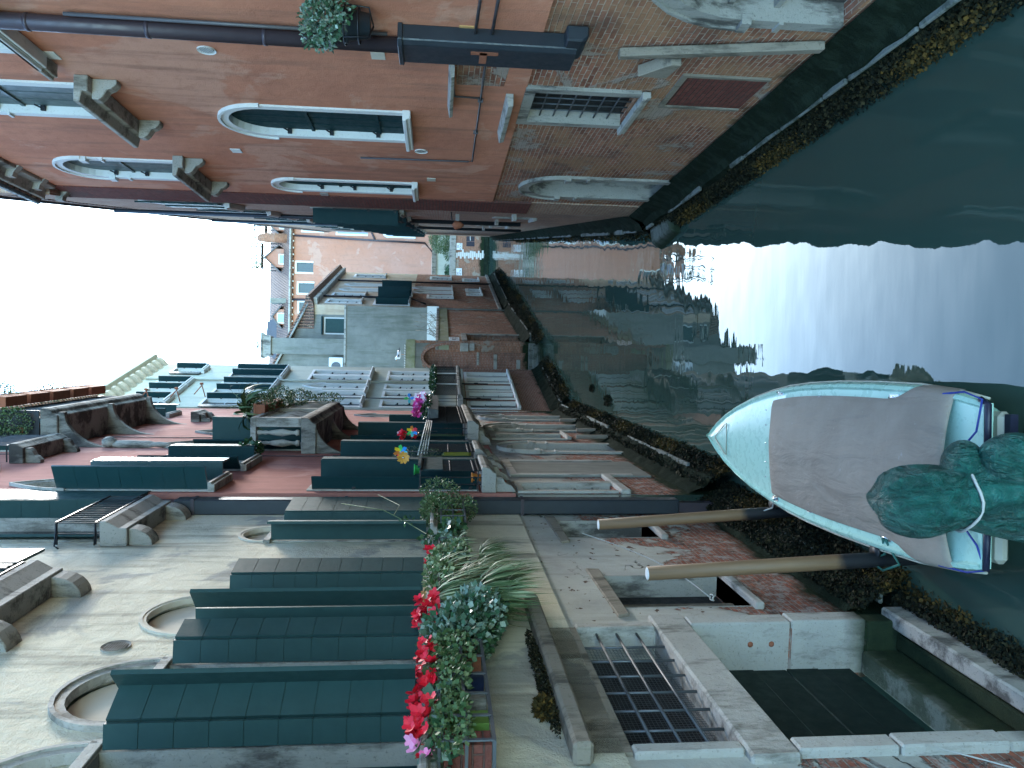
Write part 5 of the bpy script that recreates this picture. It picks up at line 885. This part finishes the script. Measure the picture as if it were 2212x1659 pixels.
for a, b, c, e, ri, ty in up4+dn4:
    if c == 6.2: continue
    window(F, H, a, b, c, e, ri, True, fw=.18, proj=.05, dep=.2, fill='sh_dark' if ty == 2 else ('dark' if ri else 'sh_blue'), mat='istria_clean', sout=.2)
    if ty == 2: leaf_panel(F, (b+.02, .03), (b+.1, .9), c, e, boards=6).build('shutter', M['sh_dark'], H); leaf_panel(F, (a-.02, .03), (a-.1, .5), c, e, boards=6).build('shutter', M['sh_dark'], H)
m = MB(F); m.prism([(0, 12.95), (.2, 13.0), (.6, 13.25), (.6, 13.4), (-.5, 13.7), (-6, 15.4), (-6, 13)], 15.0, 31.2); m.build('roof', M['tiles'], H)
for i in range(34): x = 15.3+i*.46; m = MB(F); m.box(x, x+.2, 0, .42, 12.75, 12.98); m.build('dentil', M['istria'], H)
m = MB(F); m.tube([(25.6, .1, 12.9), (25.6, .1, 1)], .07, 6); m.build('downpipe', M['iron'], H); m = MB(F); m.tube([(18.1, .1, 12.9), (18.1, .1, 7), (15.9, .1, 5.9)], .07, 6); m.build('downpipe', M['iron'], H)
FA = left((1.4, 36.2), 15.6); seaweed(FA, 0, 15, .45, .95, -.04, .45, 5000, 'below the brick garden wall', 44, .08); seaweed(F, 15, 31, .35, .8, -.04, .45, 3500, 'below the gothic brick house', 45, .09)

# ================================================================ FAR END
F = front((0, 79.5)); H = thing('end_wall', F.W(13, 0, 0), 'brick wall closing the canal, with white toothed stones and two white street signs', 'wall')
m = MB(F); wall_into(m, 4, 34, -.6, 3.35, [(14.15, 15.2, 1.45, 2.3, 0, .15)]); m.build('brick_wall', M['brick_l4'], H); m = MB(F); m.box(4, 34, -.6, .12, 3.35, 4.0); m.build('wall_coping', M['stone_old'], H, bev=.03); footing(F, H, 4, 34, .5, .3, 51)
m = MB(F); r_ = random.Random(2)
for i in range(16): z = .1+i*.205; w_ = r_.uniform(.25, .6)*(1 if i % 2 else .6); m.box(13.3-w_, 13.3+r_.uniform(.2, .55)*(.6 if i % 2 else 1), 0, .03, z, z+.17)
m.build('toothed_stones', M['istria_clean'], H)
m = MB(F); m.box(14.15, 14.66, -.1, -.06, 1.45, 2.3); m.build('gate_leaf', M['rub'], H); m = MB(F); m.box(14.69, 15.2, -.1, -.06, 1.45, 2.3); m.build('gate_leaf', M['rub'], H)
m = MB(F); m.tube([(14.7, .3, 1.9), (15.6, .4, 1.95)], .04, 6); tag(m.build('white_rod', M['istria_clean'], None), 'white rod sticking out before the dark hatch in the end wall', 'rod')
for x0, x1, ls, lb in ((10.2, 11.85, ('RIO DE', 'MADONETA'), 'wide white street sign with black letters on the end wall'), (13.75, 14.45, ('DE', 'POLO'), 'small white street sign with black letters beside the toothed stones')):
    q = MB(F); q.box(x0, x1, .02, .05, 2.72, 3.3); q = tag(q.build('street_sign', M['sheet_white'], None), lb, 'sign', 'street signs on the end wall')
    for j, s_ in enumerate(ls): text(F, (x0+x1)/2, .055, 3.06-j*.26, s_, .26 if len(s_) < 7 else .25, q)
m = MB(F); m.box(5, 30, -4.6, -4.4, 3.9, 5.35); tag(m.build('white_fence', M['white'], None), 'pale greenish fence behind the end wall', 'fence')
m = MB(F); m.box(5, 30, -4.7, -4.2, 5.35, 5.85); tag(m.build('wooden_rail', M['wood'], None), 'brown wooden band above the pale fence', 'fence')
plant(F, (11.4, -1.5, 3.6), 'spiky dark palm behind the left part of the end wall', 'palm', 'palm', blade=[('leaf_dark', [((11.6, -1.2, 4.1), 160, 1.5, .05, .9), ((10.9, -1.4, 4.0), 110, 1.4, .05, .9)])], stem=False)
plant(F, (15, -1.5, 3.9), 'big blue green bush hanging over the right part of the end wall', 'bush', 'bush', [((15.2, -1.2, 4.9), (1.7, 1., 1.3), 2400, .16, .4), ((13.8, -1.2, 4.2), (1.0, .6, .5), 500, .14, .4)], leafmat='leaf_bush')
F = front((0, 92)); H = thing('salmon_house', F.W(12, 0, .9), 'large salmon stucco house closing the view, with white framed windows and tiled roof', 'house')
wn = [(12.75, 13.85, 19.75, 21.65, 'sh_blue'), (10.3, 11.45, 19.6, 21.4, 'sh_blue'), (8.1, 9.2, 19.5, 21.3, 'sh_blue'), (6.2, 7.2, 19.4, 21.2, 'sh_blue'), (3.0, 4.0, 19.2, 21.0, 'curtain'), (12.7, 14.8, 4.6, 5.75, 'rub'), (17.6, 18.6, 18.6, 21.0, 'curtain'), (17.4, 18.6, 13.5, 17, 'curtain')]
ar = [(11.2, 12.3, 13.5, 17.3, 'curtain'), (11.0, 12.2, 7.8, 11.4, 'curtain'), (17.3, 18.4, 8, 11.6, 'curtain')]
m = MB(F); wall_into(m, 1, 26, .8, 22.2, [(*h[:4], 0, .2) for h in wn]+[(*h[:4], .5, .2) for h in ar]); back_box(m, 1, 26, .8, 22.2, 0, 12); m.build('stucco_wall', M['pink'], H)
for h in wn: window(F, H, *h[:4], 0, fw=.2, proj=.05, dep=.15, fill=h[4], mat='istria_clean', sill=False)
for h in ar: window(F, H, *h[:4], .5, fw=.2, proj=.05, dep=.15, fill=h[4], mat='istria_clean', sout=.3)
m = MB(F); m.add([(1, .5, 22.3), (26, .5, 22.3), (26, -9, 26.6), (1, -9, 26.6), (1, .5, 22.05), (26, .5, 22.05), (26, -9, 26.3), (1, -9, 26.3)], [(0, 1, 2, 3), (4, 5, 1, 0), (7, 6, 5, 4), (1, 5, 6, 2), (0, 3, 7, 4), (2, 6, 7, 3)]); m.build('roof', M['tiles'], H)
m = MB(F); m.tube([(1, .58, 22.3), (26, .58, 22.3)], .12, 8); m.build('gutter', M['istria'], H)
for i in range(24): x = 1.4+i*.78; m = MB(F); m.box(x, x+.16, 0, .4, 21.95, 22.1); m.build('eave_bracket', M['istria_clean'], H)
m = MB(F); m.tube([(17.0, .12, 22.2), (16.7, .12, 12.7), (16.6, .12, 6.8), (15.2, .12, 5.6)], .12, 6); m.tube([(18.8, .12, 13.6), (16.7, .12, 12.6)], .12, 6); m.tube([(9.2+.3, .12, 22.2), (9.5, .12, 12)], .14, 6); m.build('downpipe', M['pipe'], H)
for x0, x1, d0, zb, zt, pk in ((13.2, 16.2, -2.5, 22.8, 24.6, 26.0), (6.3, 8.9, -2.0, 22.6, 24.1, 24.9), (17.6, 20.2, -2.5, 22.8, 24.6, 25.8)):
    m = MB(F); m.add([(x0+.4, d0, zb), (x1-.4, d0, zb), (x1-.4, d0, zt), ((x0+x1)/2, d0, pk-.2), (x0+.4, d0, zt), (x0+.4, d0-5, zb), (x1-.4, d0-5, zb), (x1-.4, d0-5, zt), ((x0+x1)/2, d0-5, pk-.2), (x0+.4, d0-5, zt)], [(0, 1, 2, 3, 4), (0, 5, 9, 4), (1, 6, 7, 2), (5, 6, 7, 8, 9)]); dm = m.build('dormer', M['pink'], H)
    m = MB(F); c_ = (x0+x1)/2
    for a_, b_ in ((x0, zt-.25), (x1, zt-.25)): m.add([(a_, d0+.25, b_), (c_, d0+.25, pk), (c_, d0-5, pk), (a_, d0-5, b_), (a_, d0+.25, b_-.2), (c_, d0+.25, pk-.22), (c_, d0-5, pk-.22), (a_, d0-5, b_-.2)], [(0, 1, 2, 3), (4, 5, 1, 0), (7, 6, 5, 4), (3, 7, 4, 0)])
    m.build('dormer_roof', M['copper'], dm); m = MB(F); m.box(c_-.65, c_+.35, d0, d0+.05, 23.2, 24.1); m.build('dormer_window', M['curtain'], dm); m = MB(F); surround(m, c_-.65, c_+.35, 23.2, 24.1, 0, .12, d0, d0+.1); m.build('dormer_frame', M['istria_clean'], dm)
m = MB(F); m.lathe((16.9, -1.5, 22.8), [(.55, 0), (.55, 1.5), (.6, 1.6), (.6, 1.75), (.5, 1.8), (.62, 2.4), (.5, 3.2), (.25, 3.7)], 12); m.build('chimney', M['brick_l4'], H); m = MB(F); m.box(9.2, 9.75, -3, -1.2, 22.6, 24.9); m.build('chimney', M['grey_wall'], H)
m = MB(F); m.add([(2, -4, 23.4), (8.6, -4, 23.4), (7.3, -6.5, 26.3), (3.3, -6.5, 26.6), (2, -11, 23.4), (8.6, -11, 23.4)], [(0, 1, 2, 3), (0, 3, 4), (1, 5, 2), (2, 5, 4, 3)]); m.build('hipped_roof', M['copper'], H)
def altana(x0, x1, d, z0, z1, lb):
    t = thing('roof_terrace', F.W((x0+x1)/2, d, z0), lb, 'roof terrace', 'roof terraces on the salmon house'); m = MB(F)
    for x in (x0, (x0+x1)/2, x1): m.tube([(x, d, z0-3.2), (x, d, z1)], .07, 5); m.tube([(x, d-2.5, z0-2), (x, d-2.5, z1)], .07, 5)
    for z in (z0+.6, z0+1.2, z1): m.tube([(x0, d, z), (x1, d, z), (x1, d-2.5, z), (x0, d-2.5, z), (x0, d, z)], .06, 5)
    m.build('railing', M['copper'], t); m = MB(F); m.box(x0-.1, x1+.1, d-1.2, d+.1, z0, z0+.06); m.build('deck', M['wood'], t)
altana(13.6, 16.5, -3.2, 26.4, 28.9, 'spindly roof terrace above the middle dormer of the salmon house'); altana(17.2, 20, -3.2, 26.0, 27.9, 'spindly roof terrace at the right edge of the salmon house')
plant(F, (14, -3.4, 26.5), 'green shrub on the far roof terrace', 'shrub', 'shrub', [((13.9, -3.2, 26.9), (.4, .3, .5), 160, .2, .4)], leafmat='leaf_bush')

# ================================================================ BOAT
B = thing('motor_boat', (-.79, 9, 0), 'pale aqua motor boat moored on the left, covered with a grey canvas', 'boat'); cx = -.79
prof = [(6.0, .70), (6.35, .76), (6.9, .815), (7.6, .838), (8.4, .845), (9.1, .825), (9.6, .79), (10.1, .725), (10.6, .635), (11.1, .51), (11.5, .375), (11.85, .215), (12.05, .095), (12.14, .012)]
def gz(y): return .48+.13*max(0, (y-8)/4.1)**2
secs = [(1.0, 0.), (1.035, -.06), (1.0, -.10), (.93, -.24), (.86, -.42), (.45, -.62), (0, -.7)]
V = []; n = len(secs)*2-1
for y, hw in prof:
    g = gz(y); uc = .75 if y < 6.1 else (.3 if y < 6.5 else 0); row = [(cx-hw*q, y-(.25*(1-q) if y > 11.8 else 0)+(-.28*(-dz)/.7 if y > 11.6 else uc*(-dz)), g+dz) for q, dz in secs]+[(cx+hw*q, y-(.25*(1-q) if y > 11.8 else 0)+(-.28*(-dz)/.7 if y > 11.6 else uc*(-dz)), g+dz) for q, dz in reversed(secs[:-1])]; V += row
m = MB(); m.add(V, [(i*n+j, i*n+j+1, (i+1)*n+j+1, (i+1)*n+j) for i in range(len(prof)-1) for j in range(n-1)]+[tuple(range(n))], True); m.build('hull', M['hull'], B)
def band(mb, i0, i1, fi, fo, zi, zo):        # deck strip between inner and outer fraction of the beam
    for sgn in (-1, 1):
        V = []
        for y, hw in prof[i0:i1+1]: g = gz(y); V += [(cx+sgn*max(hw-fi, 0), y, g+zi), (cx+sgn*max(hw-fo, 0.0), y, g+zo)]
        mb.add(V, [(2*i, 2*i+1, 2*i+3, 2*i+2) for i in range(i1-i0)], True)
m = MB(); band(m, 0, 13, .035, 0, .02, 0); band(m, 0, 13, .06, .035, -.005, .02); band(m, 0, 13, .2, .06, -.008, -.005); m.build('gunwale', M['hull'], B)
m = MB()
V = []
for y, hw in prof[6:]: g = gz(y); V += [(cx+(hw-.055)*t, y, g-.008+.045*(1-t*t)) for t in (-1, -.6, -.25, 0, .25, .6, 1)]
m.add(V, [(i*7+j, i*7+j+1, (i+1)*7+j+1, (i+1)*7+j) for i in range(len(prof)-7) for j in range(6)], True); m.build('foredeck', M['hull'], B)
m = MB(); m.add([(cx-.66, 6.0, .475), (cx+.66, 6.0, .475), (cx+.72, 6.5, .475), (cx-.72, 6.5, .475)], [(0, 1, 2, 3)]); m.box(cx-.69, cx+.69, 5.98, 6.03, .40, .485); m.build('aft_deck', M['hull'], B)
m = MB(); m.box(cx-.66, cx-.3, 5.98, 6.3, .22, .34); m.build('swim_step', M['hull_in'], B, bev=.04); m = MB(); m.box(cx+.26, cx+.62, 5.97, 6.3, .22, .34); m.build('swim_step', M['hull_in'], B, bev=.04)
m = MB(); m.tube([(cx+.2, 5.95, .47), (cx+.68, 5.95, .47), (cx+.72, 6.04, .47)], .028, 8); m.tube([(cx-.7, 5.96, .46), (cx-.25, 5.95, .46)], .028, 8); m.box(cx+.28, cx+.60, 5.90, 5.965, .24, .31); m.build('rubber_fender', M['rub'], B)
m = MB(); m.tube([(cx-(hw*1.04), y, gz(y)-.06) for y, hw in prof]+[(cx+(hw*1.04), y, gz(y)-.06) for y, hw in reversed(prof)], .012, 6); m.build('rub_strake', M['hull_in'], B)
m = MB(); q = [(cx-.02, 11.75), (cx-.22, 11.42), (cx-.24, 11.36), (cx+.24, 11.36), (cx+.22, 11.42), (cx+.02, 11.75)]; m.tube([(x, y, gz(y)+.048-.02*abs(x-cx)) for x, y in q+[q[0]]], .008, 5); m.build('hatch_line', M['hull_in'], B)
for x, y in ((cx+.73, 9.75), (cx+.71, 7.25), (cx-.68, 9.85), (cx-.70, 7.35)):
    m = MB(); m.box(x-.035, x+.035, y-.08, y+.08, gz(y)-.01, gz(y)+.006); m.tube([(x, y-.06, gz(y)+.02), (x, y+.06, gz(y)+.02)], .013, 6); m.build('cleat', M['chrome'], B, bev=.004)
for x, y in ((cx+.70, 8.7), (cx-.70, 8.9)): m = MB(); m.tube([(x, y-.05, gz(y)), (x, y-.05, gz(y)+.03), (x, y+.05, gz(y)+.03), (x, y+.05, gz(y))], .006, 5); m.build('handle', M['chrome'], B)
m = MB(); rw = []; ys = [10.02, 9.98, 9.6, 9.1, 8.5, 7.9, 7.4, 7.15, 6.95, 6.6, 6.36, 6.34]; tt = [-1, -.97, -.8, -.5, -.2, .1, .4, .7, .9, .98, 1]
def hwat(y):
    for (a, b), (c_, d_) in zip(prof, prof[1:]):
        if a <= y <= c_: return b+(d_-b)*(y-a)/(c_-a)
    return .7
r_ = random.Random(4); V = []
for i, y in enumerate(ys):
    full = y < 7.1; h_ = hwat(y)+(.045 if full else -.13)
    for t in tt: z = gz(y)+(.03+.13*(1-abs(t)**2.2)*(1 if y < 9.9 else .3))+r_.uniform(-.012, .012)-(.10 if abs(t) > .99 and full else 0)-((.105 if i == 0 else .045) if i in (0, len(ys)-1) else 0); V.append((cx+h_*t, y+r_.uniform(-.01, .01), z))
k_ = len(tt); m.add(V, [(i*k_+j, i*k_+j+1, (i+1)*k_+j+1, (i+1)*k_+j) for i in range(len(ys)-1) for j in range(k_-1)], True); m.build('canvas_cover', M['canvas'], B, sub=2)
m = MB()
for x in (-1.2, -1.0, -.75, -.5, -.3): m.blob((x, 10.0, gz(10)+.075), (.012, .012, .008), 6, 4)
m.build('snap_stud', M['chrome'], B)
E_ = thing('covered_outboard', (-.78, 5.7, 0), 'outboard motor wrapped in a green tarpaulin tied with a pale cord, on the boat stern', 'outboard motor')
rings = [(1.42, -.90, 5.96, .10, .12), (1.38, -.90, 5.95, .22, .20), (1.27, -.90, 5.90, .28, .28), (1.12, -.90, 5.84, .30, .30), (1.0, -.88, 5.80, .28, .28), (.90, -.85, 5.74, .24, .25), (.84, -.82, 5.70, .26, .26), (.72, -.78, 5.66, .33, .29), (.5, -.77, 5.6, .37, .29), (.25, -.77, 5.55, .39, .28), (.0, -.77, 5.5, .40, .27), (-.2, -.77, 5.48, .40, .27)]
V = []; N = 40; r_ = random.Random(11); ph = [r_.uniform(0, 6.28) for _ in range(8)]
for i, (z, x, y, rx, ry) in enumerate(rings):
    for j in range(N):
        a = 2*math.pi*j/N; f = 1+.05*math.sin(5*a+ph[0]+z*2)+.045*math.sin(9*a+ph[1]+z*3)+.03*math.sin(14*a+ph[2])+r_.uniform(-.02, .02)
        if i > 6: f += .10*math.sin(7*a+ph[3])*min(1, (i-6)/3)+.10*(math.cos(a-.2) > .6)
        V.append((x+rx*f*math.cos(a), y+ry*f*math.sin(a), z+.025*math.sin(3*a+ph[4])))
m = MB(); m.add(V, [(i*N+j, i*N+(j+1) % N, (i+1)*N+(j+1) % N, (i+1)*N+j) for i in range(len(rings)-1) for j in range(N)]+[tuple(range(N))], True); m.build('tarpaulin', M['tarp'], E_, sub=1)
m = MB(); m.blob((-.62, 5.72, .84), (.24, .20, .17), 14, 9, .06); m.blob((-.52, 5.5, .58), (.22, .22, .28), 14, 9, .06); m.build('tarpaulin_fold', M['tarp'], E_, sub=1)
m = MB(); m.tube([(-.845+.27*math.cos(2*math.pi*t/24), 5.74+.275*math.sin(2*math.pi*t/24), .88+.02*math.sin(t)) for t in range(25)], .012, 6); m.build('cord', M['rope'], E_)
m = MB(); m.tube([(cx+.76, 6.45, .52), (cx+.78, 6.2, .5), (cx+.72, 5.98, .50), (cx+.45, 6.02, .52), (cx+.05, 6.42, .56)], .009, 6); m.tube([(cx-.78, 6.5, .5), (cx-.77, 6.2, .45), (cx-.70, 5.97, .46), (cx-.5, 6.02, .5), (cx-.3, 6.25, .52)], .009, 6); tag(m.build('rope', M['rope_blue'], None, norm=False), 'blue cord lashed over the boat stern', 'rope')
m = MB(); m.tube([(cx-.70, 7.35, .50), (cx-.82, 7.3, .46), (cx-.95, 7.25, .40), (-1.86, 7.5, .42), (-1.80, 7.72, .44), (cx-.9, 7.5, .40), (cx-.72, 7.38, .50)], .013, 6); tag(m.build('rope', M['rope_green'], None, norm=False), 'dark green mooring rope between the boat and the near pole', 'rope')
m = MB(); m.tube([(cx-.68, 9.85, .52), (cx-.82, 9.95, .50), (-1.7, 10.1, .62), (-1.66, 10.2, .6)], .011, 6); tag(m.build('rope', M['rope'], None, norm=False), 'pale mooring line from the boat side to the far pole', 'rope')
for x, y, s_, lb in ((-.45, 22.3, .22, 'larger clump of drifting seaweed on the water'), (-.1, 24.6, .12, 'small dark piece of debris drifting on the water')):
    m = MB(); leaves(m, (x, y, .01), (s_*.7, s_*2.2, .02), 160, .09, .5); tag(m.build('drifting_weed', M['weed'], None, norm=False), lb, 'debris')
